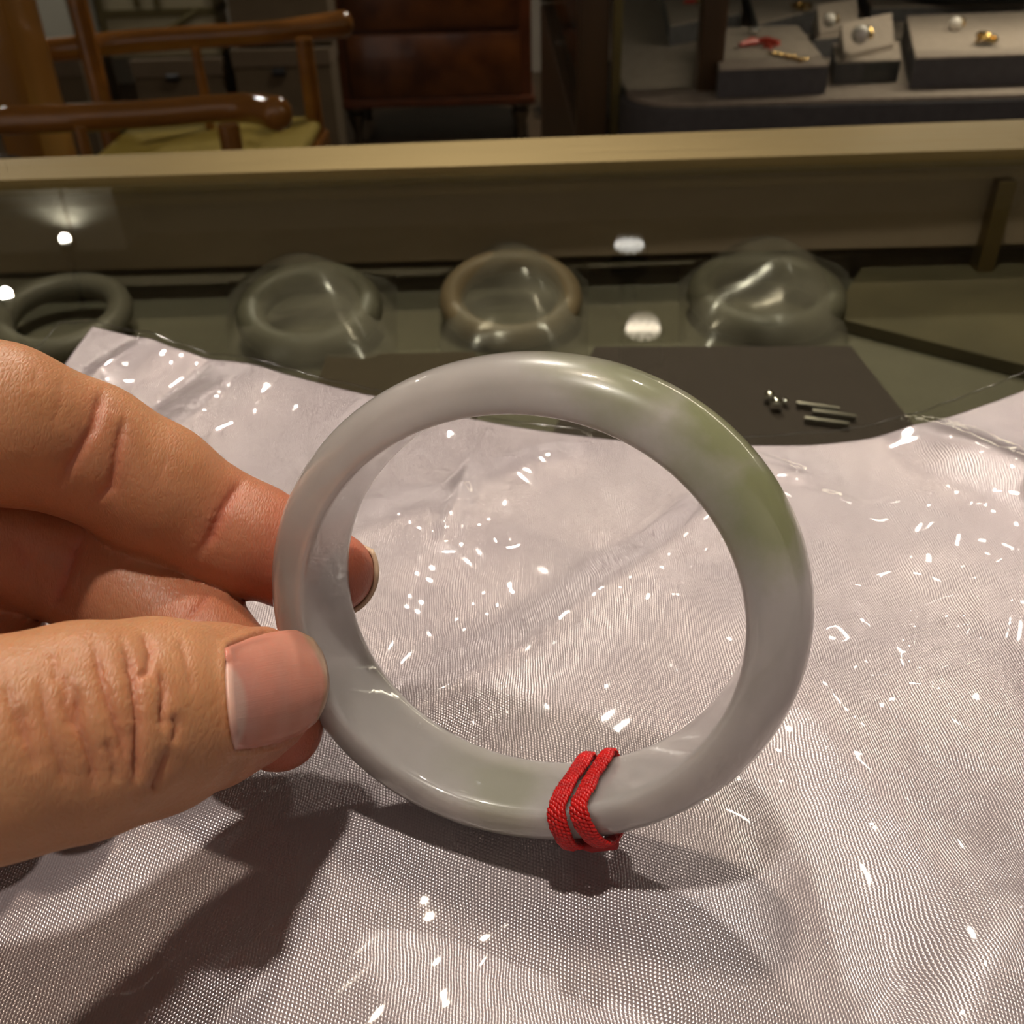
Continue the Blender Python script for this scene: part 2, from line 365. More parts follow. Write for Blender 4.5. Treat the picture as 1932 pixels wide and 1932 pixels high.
lamp('track_lamp', (60, 640), 60, 34, False, 'warm ceiling lamp in front of the pad, outside the photo', aim=PADC, spot=60)
lamp('track_lamp', (-12, 118), 46, 40, True, 'warm ceiling lamp straight above the bangle', tilt=.02, aim=PADC, spot=50)
lamp('track_lamp', (700, 1480), 60, 10, True, 'added unseen ceiling lamp right of the pad, for film highlights', aim=PADC, spot=60)  # unseen lamp, added for highlight strokes and sheen on the pad's right
lamp('small_spot_lamp', pC[:2], 26, 2.5, True, 'small white spot lamp mirrored at the white cabinet corner', spot=160)
lamp('small_spot_lamp', pD[:2], 26, 30, True, 'small white spot lamp mirrored at the left edge of the glass', spot=160)

# ------------------------------------------------------------------ the counter (glass topped show case)
ctr = tag(empty('display_counter', (0, 200, FZ)), 'glass topped jewellery counter with a brass back rail', 'counter')
X0, X1, Y0, Y1 = -900, 900, -220, 478
MB().box((X0, Y0, GLASS-4), (X1, Y1-44, GLASS), .5).build('glass_top', m_glass, ctr)
yl, yr = 437.0, 438.0
fl = zp(0, 350, GLASS); fr_ = zp(1932, 290, GLASS); bl = zp(0, 309, GLASS); br = zp(1932, 234, GLASS)
def ext(a, b, x): k = (x-a[0])/(b[0]-a[0]); return a[1]+(b[1]-a[1])*k
rail = [(X0, ext(fl, fr_, X0)), (X1, ext(fl, fr_, X1)), (X1, ext(bl, br, X1)), (X0, ext(bl, br, X0))]; Y1 = 478
MB().slab(rail, GLASS-5, GLASS+2.2, 1.4).build('brass_rail', m_brass, ctr)
MB().box((X0, 447, GLASS-44), (X1, 470, GLASS-5.5), 1).build('apron', m_apron, ctr)
MB().box((X0, 486, -640), (X1, 498, GLASS-12), 1).build('back_panel', m_case_back, ctr)
CF = -184.0
MB().box((X0, Y0, CF-14), (X1, 486, CF), 1).build('shelf', m_case_floor, ctr)
MB().box((X0, Y0, FZ), (X1, 486, CF-16), 3).build('cabinet_body', m_walnut, ctr)
MB().box((X0, Y0-14, GLASS-60), (X1, Y0-1, GLASS+2), 1).build('front_rail', m_brass, ctr)
pp = yp(1862, 330, 462)
MB().box((pp[0]-4, 440, CF), (pp[0]+4, 450, GLASS-12), .6).build('corner_post', m_brass, ctr)

# things inside the counter ----------------------------------------------------
def dull(name, col): return simple(name, col, .5, noise=.2, scale=30)
def case_bangle(u, v, R, r, mat, label, tilt=.0, az=0.0):
    p = zp(u, v, CF); n = np.array([math.sin(tilt)*math.sin(az), -math.sin(tilt)*math.cos(az), math.cos(tilt)])
    lift = r+R*math.sin(tilt)
    o = MB().torus((p[0], p[1], CF+lift+.5), R, r, n, 40, 14).build('bangle', mat, None, True)
    tag(o, label, 'bangle', 'bangles lying in the counter'); return o
m_jade_dim = dull('dull sea green jade', (.115, .11, .08)); m_jade_grey = dull('grey jade', (.15, .14, .11)); m_jade_tan = dull('honey jade', (.22, .165, .10))
case_bangle(592, 640, 25, 6.5, m_jade_dim, 'dim grey green bangle under the glass, second from the left edge', .25)
case_bangle(965, 615, 26, 5.5, m_jade_tan, 'honey tinted bangle inside the case, behind the held bangle', .28)
case_bangle(1440, 600, 28, 6.5, m_jade_dim, 'wide dark green bangle inside the case, right of the lamp reflections', .12)
case_bangle(130, 640, 25, 5.5, m_jade_grey, 'greyish bangle inside the case near the left edge', .2)
m_bag = clear('clear bag', (.95, .95, .93), 1.45, .2, bump=crinkle, gain=.7)
def milky(m):
    t = m.node_tree; out = [n for n in t.nodes if n.type == 'OUTPUT_MATERIAL'][0]; src = out.inputs[0].links[0].from_socket
    df = nd(t, 'ShaderNodeBsdfDiffuse'); df.inputs[0].default_value = (.34, .32, .27, 1); mx = nd(t, 'ShaderNodeMixShader')
    tc = nd(t, 'ShaderNodeTexCoord'); n = nd(t, 'ShaderNodeTexNoise', Scale=22.0, Detail=3.0); t.links.new(tc.outputs['Object'], n.inputs['Vector'])
    t.links.new(ramp(t, n.outputs[0], [(.35, (.10,)*3), (.65, (.40,)*3)]), mx.inputs[0]); t.links.new(src, mx.inputs[1]); t.links.new(df.outputs[0], mx.inputs[2]); t.links.new(mx.outputs[0], out.inputs[0])
milky(m_bag)
def bag(u0, v0, u1, v1, label):
    a = zp(u0, v1, CF); b = zp(u1, v1, CF); c = zp(u1, v0, CF); d = zp(u0, v0, CF)
    n = 14; vs = []; fs = []
    for j in range(n+1):
        for i in range(n+1):
            s, t_ = i/n, j/n; p = (a*(1-s)+b*s)*(1-t_)+(d*(1-s)+c*s)*t_
            z = CF+1.0+26*math.sin(math.pi*s)**.6*math.sin(math.pi*t_)**.6+2.5*math.sin(9*s+5*t_)
            vs.append((p[0], p[1], max(z, CF+.6)))
    for j in range(n):
        for i in range(n): k = j*(n+1)+i; fs.append((k, k+1, k+n+2, k+n+1))
    o = MB().add(vs, fs).build('plastic_bag', m_bag, None, True, 80); return tag(o, label, 'bag', 'clear bags lying in the counter')
bag(430, 530, 750, 720, 'crumpled clear bag around the dim bangle on the left')
bag(830, 510, 1110, 690, 'crumpled clear bag around the honey tinted bangle')
bag(1280, 500, 1600, 680, 'crumpled clear bag around the dark green bangle')
# dark tray lying near the held bangle, paper slips
def plan(pxs, z): return [tuple(zp(u, v, z)[:2]) for u, v in pxs]
tag(MB().slab(plan([(1120, 690), (1600, 690), (1760, 900), (1020, 900)], CF), CF+.5, CF+9, 1).build('velvet_tray', simple('dark plum velvet', (.05, .038, .034), .95)), 'dark plum velvet tray under the glass right of the bangle', 'tray')
tag(MB().slab(plan([(620, 700), (900, 695), (900, 900), (560, 900)], CF), CF+.5, CF+8, 1).build('velvet_tray', simple('dark brown velvet', (.05, .036, .02), .95)), 'dark brown velvet tray under the glass behind the satin edge', 'tray')
tag(MB().slab(plan([(230, 430), (445, 428), (430, 480), (200, 480)], CF), CF+.5, CF+5, .5).build('paper_card', m_cream), 'cream paper card lying under the glass at the left back', 'card')
tag(MB().slab(plan([(1640, 500), (1990, 500), (2100, 760), (1560, 620)], CF), CF+.5, CF+6, .5).build('olive_cloth', simple('olive brown cloth', (.10, .085, .045), .9, noise=.3, scale=20)), 'folded olive brown cloth under the glass at the right', 'cloth')
# little silver pendant seen as a sparkle
ps = zp(1450, 760, CF+9); pend = tag(empty('silver_pendant', (ps[0], ps[1], CF+9)), 'small silver bead pendant sparkling on the plum tray', 'pendant')
for dx, dy, r in ((0, 0, 2.2), (1, -6, 2.4), (5, -3, 1.4)): MB().ball((ps[0]+dx, ps[1]+dy, CF+9.4+r), r, n=10, m=7).build('bead', m_silver, pend, True)
for k, (dx, dy) in enumerate(((9, -4), (13, -10), (9, -15))): MB().tube([(ps[0]+dx, ps[1]+dy, CF+10.5), (ps[0]+dx+14, ps[1]+dy-5, CF+10.5)], 1.2, 8).build('silver_bar', m_silver, pend, True)

# ------------------------------------------------------------------ satin pad in its clear sleeve
EDGE = [(160, 605, 17), (300, 640, 13), (430, 675, 9), (560, 705, 6), (700, 740, 4), (850, 780, 3), (1000, 808, 3), (1200, 832, 3), (1420, 838, 3), (1560, 830, 4), (1700, 812, 6), (1820, 770, 9), (1932, 728, 12)]
Bk = [zp(u, v, GLASS+h) for u, v, h in EDGE]
Bk.append(Bk[-1]+np.array([60, 26, 8.])); Bk.append(Bk[-1]+np.array([50, 12, 2.]))
Bk = np.array(Bk); BS = (Bk[:, 0]-Bk[0, 0])/(Bk[-1, 0]-Bk[0, 0])
XL, XR, YF = -112.0, Bk[-1, 0]+4, -70.0
def cint(s, col):                      # smooth interpolation
    s = np.clip(s, 0, 1); f = np.interp(s, BS, Bk[:, col]); d = .02
    return (np.interp(np.clip(s-d, 0, 1), BS, Bk[:, col])+f*2+np.interp(np.clip(s+d, 0, 1), BS, Bk[:, col]))/4
def seg_d(x, y, a, b):
    ax, ay = a[:2]; bx, by = b[:2]; dx, dy = bx-ax, by-ay; L2 = dx*dx+dy*dy
    k = np.clip(((x-ax)*dx+(y-ay)*dy)/L2, -.0, 1.0); px_, py_ = ax+k*dx, ay+k*dy
    sgn = np.sign((x-ax)*dy-(y-ay)*dx); return np.hypot(x-px_, y-py_), sgn, k
FOLDS = [  # px polyline, height mm, width mm
    ([(790, 1350), (1000, 1225), (1345, 955)], 1.5, 7.0),
    ([(680, 1010), (1000, 860), (1160, 800)], .9, 9.0),
    ([(1440, 1420), (1560, 1600), (1700, 1890)], -1.3, 8.0),
    ([(1560, 1330), (1760, 1600), (1900, 1800)], .8, 10.0),
    ([(345, 650), (215, 760)], 1.6, 4.0), ([(430, 672), (270, 800)], -1.4, 4.5), ([(500, 690), (330, 850)], 1.2, 6.0),
    ([(700, 742), (640, 830)], .5, 3.0), ([(910, 790), (840, 1010)], .5, 3.0),
    ([(1725, 822), (1800, 862), (1932, 925)], 2.2, 6.0), ([(1420, 850), (1500, 880)], .8, 4.0),
    ([(0, 1760), (250, 1600), (480, 1500)], .9, 9.0), ([(900, 1932), (980, 1750), (1000, 1660)], -.6, 14.0),
    ([(1300, 1932), (1340, 1800), (1400, 1700)], .7, 14.0), ([(1800, 1932), (1932, 1760)], 1.5, 8.0)]
FW = [([zp(u, v, -119.0) for u, v in pl], h, w) for pl, h, w in FOLDS]
def folds(x, y, k=1.0, wk=1.0):
    z = np.zeros_like(x)
    for pl, h, w in FW:
        d = None
        for a, b in zip(pl[:-1], pl[1:]):
            dd, sg, _ = seg_d(x, y, a, b); d = dd if d is None else np.minimum(d, dd)
        z += 1.5*k*h*np.exp(-(d/(w*wk))**2)
    return z
def pad_xyz(s, t, lift, out):
    """s across, t from the viewer (0) to the back edge (1); out = how far the sheet runs past the edge"""
    bx, by, bz = cint(s, 0), cint(s, 1)+out*(.15+1.25*np.clip(s, 0, 1)**2), cint(s, 2)
    x = (XL+(XR-XL)*s)*(1-t)+bx*t; x = x+np.where(s < .02, 0, 0)
    y = YF*(1-t)+by*t
    k = np.clip((t-.60)/.40, 0, 1); k = k*k*(3-2*k)
    z = (-120.2)*(1-k)+(bz-1.2)*k
    fade = np.clip((1-t)/.06, 0, 1)
    z = z+folds(x, y)*(.35+.65*fade) + .35*np.sin(x*.11+y*.05)*np.sin(y*.09-x*.03)
    # the bangle presses the pad level where it stands
    g = np.exp(-(((x+4)/30)**2+((y-94)/12)**2)); z = z*(1-g)+(-119.4)*g
    return x, y, z+lift
def sheet(name, nx, ny, lift, out, sside, mat, parent, extra=None):
    s = np.linspace(-sside, 1+sside, nx); t = np.linspace(0, 1, ny)**.85; S, T = np.meshgrid(s, t)
    x, y, z = pad_xyz(S, T, lift, out)
    x = x+np.where(S < 0, S*(XR-XL), 0)+np.where(S > 1, (S-1)*(XR-XL), 0)
    if extra is not None: z = z+extra(x, y, S, T)
    z = np.maximum(z, GLASS+(2.6 if lift == 0 else .6))
    P = np.stack([x, y, z], -1).reshape(-1, 3)
    me = bpy.data.meshes.new(name); I = np.arange(nx*ny).reshape(ny, nx)
    F = np.stack([I[:-1, :-1], I[:-1, 1:], I[1:, 1:], I[1:, :-1]], -1).reshape(-1, 4)
    root = parent.location
    me.from_pydata([wm(p)-root for p in P], [], F.tolist()); uvl = me.uv_layers.new(name='UVMap')
    idx = np.empty(len(me.loops), np.int32); me.loops.foreach_get('vertex_index', idx)
    uvl.data.foreach_set('uv', np.stack([P[idx, 0]-P[idx, 2]*.3, P[idx, 1]+P[idx, 2]*.3], -1).astype(np.float32).ravel())
    o = bpy.data.objects.new(name, me); COL.objects.link(o); me.materials.append(mat); o.parent = parent
    for p in me.polygons: p.use_smooth = True
    return o
pad = tag(empty('satin_pad', (40, 90, GLASS)), 'white lilac satin pad in a clear crinkled sleeve on the counter', 'pad')
fab = sheet('satin_cloth', 420, 420, 0, 0, 0, m_satin, pad)
sol = fab.modifiers.new('thick', 'SOLIDIFY'); sol.thickness = .0022; sol.offset = -1
def filmx(x, y, S, T):
    r = np.zeros_like(x)
    for pl, h, w in [([(230, 1668), (420, 1590), (540, 1500), (680, 1430)], 2.2, 1.6), ([(800, 1342), (900, 1285)], 1.2, 1.2), ([(840, 1000), (920, 800)], 1.0, 1.5),
                     ([(1490, 900), (1650, 950), (1750, 930)], .6, 2.5), ([(1740, 1140), (1932, 1085)], 1.0, 1.6), ([(1730, 1200), (1830, 1175), (1860, 1210), (1740, 1240)], 1.0, 1.5), ([(1780, 1285), (1880, 1235)], 1.0, 1.4), ([(700, 940), (800, 1000), (720, 1240)], .7, 3), ([(900, 1300), (960, 1410)], .9, 1.5), ([(870, 920), (960, 1000)], .7, 2), ([(850, 1170), (920, 1100)], .7, 3)]:
        W = [zp(u, v, -118.5) for u, v in pl]; d = None
        for a, b in zip(W[:-1], W[1:]):
            dd, _, _ = seg_d(x, y, a, b); d = dd if d is None else np.minimum(d, dd)
        r += h*np.exp(-(d/w)**2)
    r += .25*np.sin(x*.45+2*np.sin(y*.13))*np.sin(y*.31+1.7*np.sin(x*.11))
    # many short crinkles: sharp little creases of random place and direction
    rd = np.random.RandomState(5)
    for k in range(150):
        cx, cy_ = rd.uniform(-90, 150), rd.uniform(20, 225); a = rd.normal(.5, .55); L = rd.uniform(5, 18); w = rd.uniform(.6, 1.5); h = rd.uniform(-.22, .30)
        dx, dy = x-cx, y-cy_; sel = (np.abs(dx) < L*2) & (np.abs(dy) < L*2)
        u_ = dx[sel]*math.cos(a)+dy[sel]*math.sin(a); v_ = -dx[sel]*math.sin(a)+dy[sel]*math.cos(a)+.04*u_*u_*rd.uniform(-1, 1)
        r[sel] += h*np.exp(-(u_/L)**2)*np.exp(-np.abs(v_)/w)
    g = np.exp(-(((x+4)/20)**2+((y-94)/8)**2)); r = r*(1-g)
    return np.clip(r, -.5, 4)
film = sheet('plastic_sleeve', 520, 520, .9, 7.0, .025, m_film, pad, filmx); film['label'] = 'clear crinkled plastic sleeve over the satin'

fv = [np.array(v.co)*1000+np.array([40, 90, GLASS]) for v in film.data.vertices]; NXF = 520
seam = [fv[j*NXF] for j in range(170, NXF, 4)]+[fv[(NXF-1)*NXF+i] for i in range(0, NXF, 3)]
MB().tube([p+np.array([0, 0, .2]) for p in seam], .22, 6).build('sleeve_seam', clear('thick clear seam', (.80, .80, .76), 1.5, .12, gain=2.5), pad, True, 80)
# ------------------------------------------------------------------ jade bangle (oval, D-shaped section)
BC = np.array([1.651, 12.373, 130.882]); ba = np.array([-.339, .279, -1.0]); ba /= np.linalg.norm(ba)
bu = np.cross(ba, [0, 1, 0]); bu /= np.linalg.norm(bu); bv = np.cross(ba, bu)
BT, BW, BR, OV, OA = 7.13, 7.063, 28.0, .053, .161
def prof_d(off=0.0, n_out=44, n_in=18, fil=1.0):
    """closed section (axial, radial) of the stone: dome outside, nearly flat inside, small fillets"""
    pts = []
    for h in np.linspace(0.0, math.pi, n_out):
        pts.append((BW*np.sign(math.cos(h))*abs(math.cos(h))**.85, BR+BT*math.sin(h)**.85))
    for x in np.linspace(-BW, BW, n_in)[1:-1]: pts.append((x, BR-.25*(1-(x/BW)**2)))
    P = np.array(pts)
    for _ in range(1): P = (np.roll(P, 1, 0)+2*P+np.roll(P, -1, 0))/4 if fil else P
    if off:
        T = np.roll(P, -1, 0)-np.roll(P, 1, 0); N = np.stack([T[:, 1], -T[:, 0]], 1); N /= np.linalg.norm(N, axis=1)[:, None]
        c = np.array([0, BR+BT*.45]); sg = np.sign(np.sum((P-c)*N, 1))[:, None]; P = P+N*sg*off
    return P
def ring_pt(th, ax, rad):
    r = rad*(1+OV*math.cos(2*(th-OA))); return c2w(BC+ba*ax+r*(math.cos(th)*bu+math.sin(th)*bv))
PR = prof_d(); nth = 220; mb = MB(); vs = []; fs = []
for i in range(nth):
    th = 2*math.pi*i/nth
    for x, r in PR: vs.append(ring_pt(th, x, r))
m_ = len(PR)
for i in range(nth):
    for k in range(m_): fs.append((i*m_+k, ((i+1) % nth)*m_+k, ((i+1) % nth)*m_+(k+1) % m_, i*m_+(k+1) % m_))
bangle = mb.add(vs, fs).build('jade_bangle', None, None, True, 75)
def loc(th_deg, ax, rad): return tuple(wm(ring_pt(math.radians(th_deg), ax, rad))-bangle.location)
gp = [(loc(42, 1, 34.5), .012, .95), (loc(25, 3, 33), .010, 1.0), (loc(58, 2, 34.5), .010, .8), (loc(72, -1, 34.5), .009, .55), (loc(262, 2, 29.5), .009, .45), (loc(250, 0, 32), .008, .25)]
bangle.data.materials.append(jade_mat('pale lavender jade with green cloud', (.64, .60, .575), (.33, .35, .185), gp))
tag(bangle, 'pale lavender white jade bangle with a green cloud, held upright', 'bangle')

# ------------------------------------------------------------------ red cord tied round the bangle
cord = tag(empty('red_string', ring_pt(math.radians(283), 0, 36)), 'bright red braided cord looped twice round the jade bangle', 'string')
def cord_loop(f_th, W, name):
    P = prof_d(.75); n = len(P); L = np.linalg.norm(np.roll(P, -1, 0)-P, axis=1); cum = np.concatenate([[0], np.cumsum(L)]); tot = cum[-1]
    Pc = np.vstack([P, P[:1]])
    def at(s):
        s = s % tot; x = np.interp(s, cum, Pc[:, 0]); r = np.interp(s, cum, Pc[:, 1]); return x, r
    def pt(s, side, lift):
        x, r = at(s); x2, r2 = at(s+.3); x1, r1 = at(s-.3); tx, tr = x2-x1, r2-r1; l = math.hypot(tx, tr); nx, nr = tr/l, -tx/l
        if nx*x+nr*(r-(BR+BT*.45)) < 0: nx, nr = -nx, -nr
        th = math.radians(f_th(s/tot))+side/r
        return ring_pt(th, x+nx*lift, r+nr*lift)
    # flat core ribbon
    core = MB(); N = 120; vs = []; fs = []
    sec = [(-W*.5, 0), (-W*.36, .38), (0, .5), (W*.36, .38), (W*.5, 0), (W*.36, -.38), (-W*.36, -.38)]
    for i in range(N):
        s = tot*i/N; ww = 1+.10*math.sin(i*.55)+.05*math.sin(i*1.7)
        for a, b in sec: vs.append(pt(s, a*ww*.92, b))
    q = len(sec)
    for i in range(N):
        for k in range(q): fs.append((i*q+k, ((i+1) % N)*q+k, ((i+1) % N)*q+(k+1) % q, i*q+(k+1) % q))
    c = core.add(vs, fs).build(name, m_cordcore, cord, True, 80)
    st = MB(); rows = int(tot/.62); cols = 5; rnd = random.Random(3)
    for i in range(rows):
        ww = 1+.10*math.sin(i*.55)+.05*math.sin(i*1.7)
        for k in range(cols):
            s = tot*i/rows+(.5*(k % 2))*tot/rows; a = (k+.5)/cols*2-1; side = a*W*.46*ww; lift = .46-.30*a*a+rnd.uniform(-.05, .05)
            sl = .75
            p0 = pt(s-.5, side-sl*.5, lift-.14); p1 = pt(s, side, lift+.06); p2 = pt(s+.5, side+sl*.5, lift-.14)
            nrm = p1-pt(s, side, lift-.6)
            st.tube([p0, (p0+p1)/2+nrm*.05, p1, (p2+p1)/2+nrm*.05, p2], [.06, .26, .33, .26, .06], 6, 1, nrm/np.linalg.norm(nrm))
    o = st.build('braid_stitches', m_cord, c, True, 80); o['kind'] = 'stuff'
    return c
bmp = lambda q: math.exp(-((q-.70)/.13)**2)
cord_loop(lambda q: 280.2+1.6*bmp(q)-.3*math.exp(-((q-.3)/.2)**2), 2.6, 'cord_loop')
cord_loop(lambda q: 287.0+2.2*bmp(q)+.9*math.exp(-((q-.3)/.15)**2)+.8*math.exp(-((q-.9)/.05)**2), 2.55, 'cord_loop')
def section_pt(th, h, lift):
    x = BW*math.cos(h); r = BR+BT*math.sin(h); return ring_pt(math.radians(th), x*(1+lift/BW), r+lift*math.sin(h))
k0 = [section_pt(t_, 1.15, 1.4+b) for t_, b in ((281, -.2), (283.5, .2), (286, .1), (288.5, 0), (289.6, .2), (289.9, .2))]
MB().tube(k0, [.6, .75, .8, .95, .8, .3], 10).build('knot_end', m_cordcore, cord, True)

# ------------------------------------------------------------------ hand
def rc(p, a, b, ra, rb, flat=1.0, nrm=None):
    """distance to a round cone, optionally flattened along nrm"""
    a = np.asarray(a, np.float32); b = np.asarray(b, np.float32); ab = b-a; L2 = float(ab @ ab)
    d = p-a; k = np.clip((d @ ab)/L2, 0, 1)
    q = d-k[..., None]*ab; r = ra+(rb-ra)*k
    if flat != 1.0:
        n = np.asarray(nrm, np.float32); n = n-ab*float(n @ ab)/L2; n /= np.linalg.norm(n); c = q @ n
        q = q+(c*(1/flat-1))[..., None]*n
        return (np.sqrt((q*q).sum(-1))-r)*(.5+.5*flat)
    return np.sqrt((q*q).sum(-1))-r
def smin(a, b, k):
    h = np.clip(.5+.5*(b-a)/k, 0, 1); return b+(a-b)*h-k*h*(1-h)
VZ = np.array([0, 0, 1.0])
def chain(*pts): return [(cam3(u, v, Z), r) for u, v, Z, r in pts]
THUMB = chain((524, 1296, 128, 6.7), (472, 1314, 125.5, 8.7), (400, 1331, 120, 9.9), (285, 1352, 111, 11.0), (150, 1378, 104, 11.3), (0, 1412, 99, 11.0), (-420, 1490, 92, 13.0), (-1000, 1480, 98, 17), (-1750, 1350, 112, 19))
INDEX = chain((628, 1080, 152, 6.4), (560, 1053, 152, 7.9), (470, 1018, 151, 8.7), (405, 990, 150, 8.8), (290, 922, 146, 9.9), (165, 850, 141, 9.8), (0, 800, 133, 10.9), (-420, 740, 120, 12.5))
MIDDLE = chain((526, 1372, 140, 6.3), (470, 1312, 143, 7.9), (370, 1212, 147, 8.5), (240, 1120, 150, 9.2), (110, 1050, 151, 9.3), (-130, 985, 142, 10.2), (-480, 900, 130, 12.5))
RINGF = chain((120, 1410, 137, 6.3), (80, 1370, 141, 7.6), (30, 1320, 146, 8.1), (-40, 1195, 151, 8.8), (-220, 1130, 147, 9.5), (-520, 1080, 140, 11.5))
LITTLE = chain((-60, 1470, 131, 5.5), (-140, 1410, 138, 6.8), (-200, 1330, 145, 7.5), (-540, 1240, 146, 10.5))
PALM = [(cam3(-420, 760, 121), cam3(-1500, 1120, 125), 13, 17), (cam3(-480, 910, 131), cam3(-1600, 1180, 127), 13, 17), (cam3(-520, 1080, 140), cam3(-1700, 1260, 130), 12.5, 17), (cam3(-540, 1230, 145), cam3(-1750, 1320, 131), 11.5, 16), (cam3(-1650, 1200, 124), cam3(-2500, 1350, 112), 19, 24), (cam3(-1650, 1330, 122), cam3(-2500, 1450, 112), 19, 24)]
VOX = .8
lo = np.array([-228., -46., 62.]); hi = np.array([-16., 66., 174.])
dims = np.ceil((hi-lo)/VOX).astype(int)
gx, gy, gz = [np.arange(n, dtype=np.float32)*VOX+l for n, l in zip(dims, lo)]
Pg = np.stack(np.meshgrid(gx, gy, gz, indexing='ij'), -1).astype(np.float32)
def finger(ch, kk=1.2, flat=None):
    d = None
    for i, ((a, ra), (b, rb)) in enumerate(zip(ch[:-1], ch[1:])):
        mnb = np.minimum(a-ra, b-rb)-9; mxb = np.maximum(a+ra, b+rb)+9
        i0 = np.clip(((mnb-lo)/VOX).astype(int), 0, dims-1); i1 = np.clip(((mxb-lo)/VOX).astype(int)+1, 1, dims)
        e = np.full(dims, 50, np.float32); sl = tuple(slice(p, q) for p, q in zip(i0, i1))
        fl = flat[i] if flat and i < len(flat) else 1.0
        e[sl] = rc(Pg[sl], a, b, ra, rb, fl, VZ)
        d = e if d is None else np.where((e < 20) & (d < 20), smin(d, e, kk), np.minimum(d, e))
    return d
dT = finger(THUMB, 1.5, [.74, .78, .9]); dI = finger(INDEX, 1.5); dM = finger(MIDDLE, 1.5); dR = finger(RINGF, 1.5); dL = finger(LITTLE, 1.5)
dP = None
for a, b, ra, rb in PALM:
    e = rc(Pg, a, b, ra, rb); dP = e if dP is None else smin(dP, e, 7.0)
far = np.clip((-70-Pg[..., 0])/25, 0, 1)
dF = smin(smin(dI, dM, .5), smin(dR, dL, .5), .5); dF = smin(dF, dP, 4.0)
D = smin(dF, dT, .4)*(1-far)+smin(dF, dT, 9.0)*far
def surface_nets(D):
    S = D < 0; nx, ny, nz = D.shape
    c = [S[i:nx-1+i, j:ny-1+j, k:nz-1+k] for i in (0, 1) for j in (0, 1) for k in (0, 1)]
    cnt = sum(x.astype(np.int8) for x in c); act = (cnt > 0) & (cnt < 8)
    idx = np.full(act.shape, -1, np.int64); A = np.argwhere(act); idx[act] = np.arange(len(A))
    acc = np.zeros((len(A), 3)); n = np.zeros(len(A))
    cor = [(i, j, k) for i in (0, 1) for j in (0, 1) for k in (0, 1)]
    for p in range(8):
        for q in range(p+1, 8):
            if sum(abs(x-y) for x, y in zip(cor[p], cor[q])) != 1: continue
            a = D[tuple((A+cor[p]).T)]; b = D[tuple((A+cor[q]).T)]; m = (a < 0) != (b < 0)
            t_ = np.where(m, a/(a-b+1e-12), 0)
            acc += np.where(m[:, None], np.array(cor[p])+t_[:, None]*(np.array(cor[q])-np.array(cor[p])), 0); n += m
    V = A+acc/n[:, None]; F = []
    for ax in range(3):
        o = [0, 0, 0]; o[ax] = 1
        a = S[:nx-o[0], :ny-o[1], :nz-o[2]]; b = S[o[0]:, o[1]:, o[2]:]; E = np.argwhere(a != b); e1, e2 = [(1, 2), (2, 0), (0, 1)][ax]
        E = E[(E[:, e1] > 0) & (E[:, e2] > 0)]
        d1 = np.zeros(3, int); d1[e1] = 1; d2 = np.zeros(3, int); d2[e2] = 1
        ok = np.all(E < np.array(act.shape), 1); E = E[ok]
        q = [idx[tuple((E-d1-d2).T)], idx[tuple((E-d2).T)], idx[tuple(E.T)], idx[tuple((E-d1).T)]]
        q = np.stack(q, 1); fl = S[tuple(E.T)]; q[~fl] = q[~fl][:, ::-1]; F.append(q[(q >= 0).all(1)])
    return V, np.concatenate(F)
V, F = surface_nets(D); V = lo+V*VOX
me = bpy.data.meshes.new('hand'); me.from_pydata([wm(p) for p in c2w(V)], [], F.tolist()); me.validate()
tmp = bpy.data.objects.new('hand_tmp', me); COL.objects.link(tmp)
sm = tmp.modifiers.new('s', 'SMOOTH'); sm.iterations = 5; sm.factor = .5
ss = tmp.modifiers.new('d', 'SUBSURF'); ss.levels = 1; ss.render_levels = 1
dg = bpy.context.evaluated_depsgraph_get(); me2 = bpy.data.meshes.new_from_object(tmp.evaluated_get(dg)); bpy.data.objects.remove(tmp)
nv = len(me2.vertices); co = np.empty(nv*3, np.float32); me2.vertices.foreach_get('co', co); co = co.reshape(-1, 3).astype(float)
nr = np.empty(nv*3, np.float32); me2.vertices.foreach_get('normal', nr); nr = nr.reshape(-1, 3).astype(float)
CO = wm((0, 0, 0))
bvh = BVHTree.FromPolygons([Vector(p) for p in co], [tuple(p.vertices) for p in me2.polygons])
def on_skin(u, v):
    h = bvh.ray_cast(CO, Vector(ray(u, v)).normalized()); return np.array(h[0]) if h[0] else None
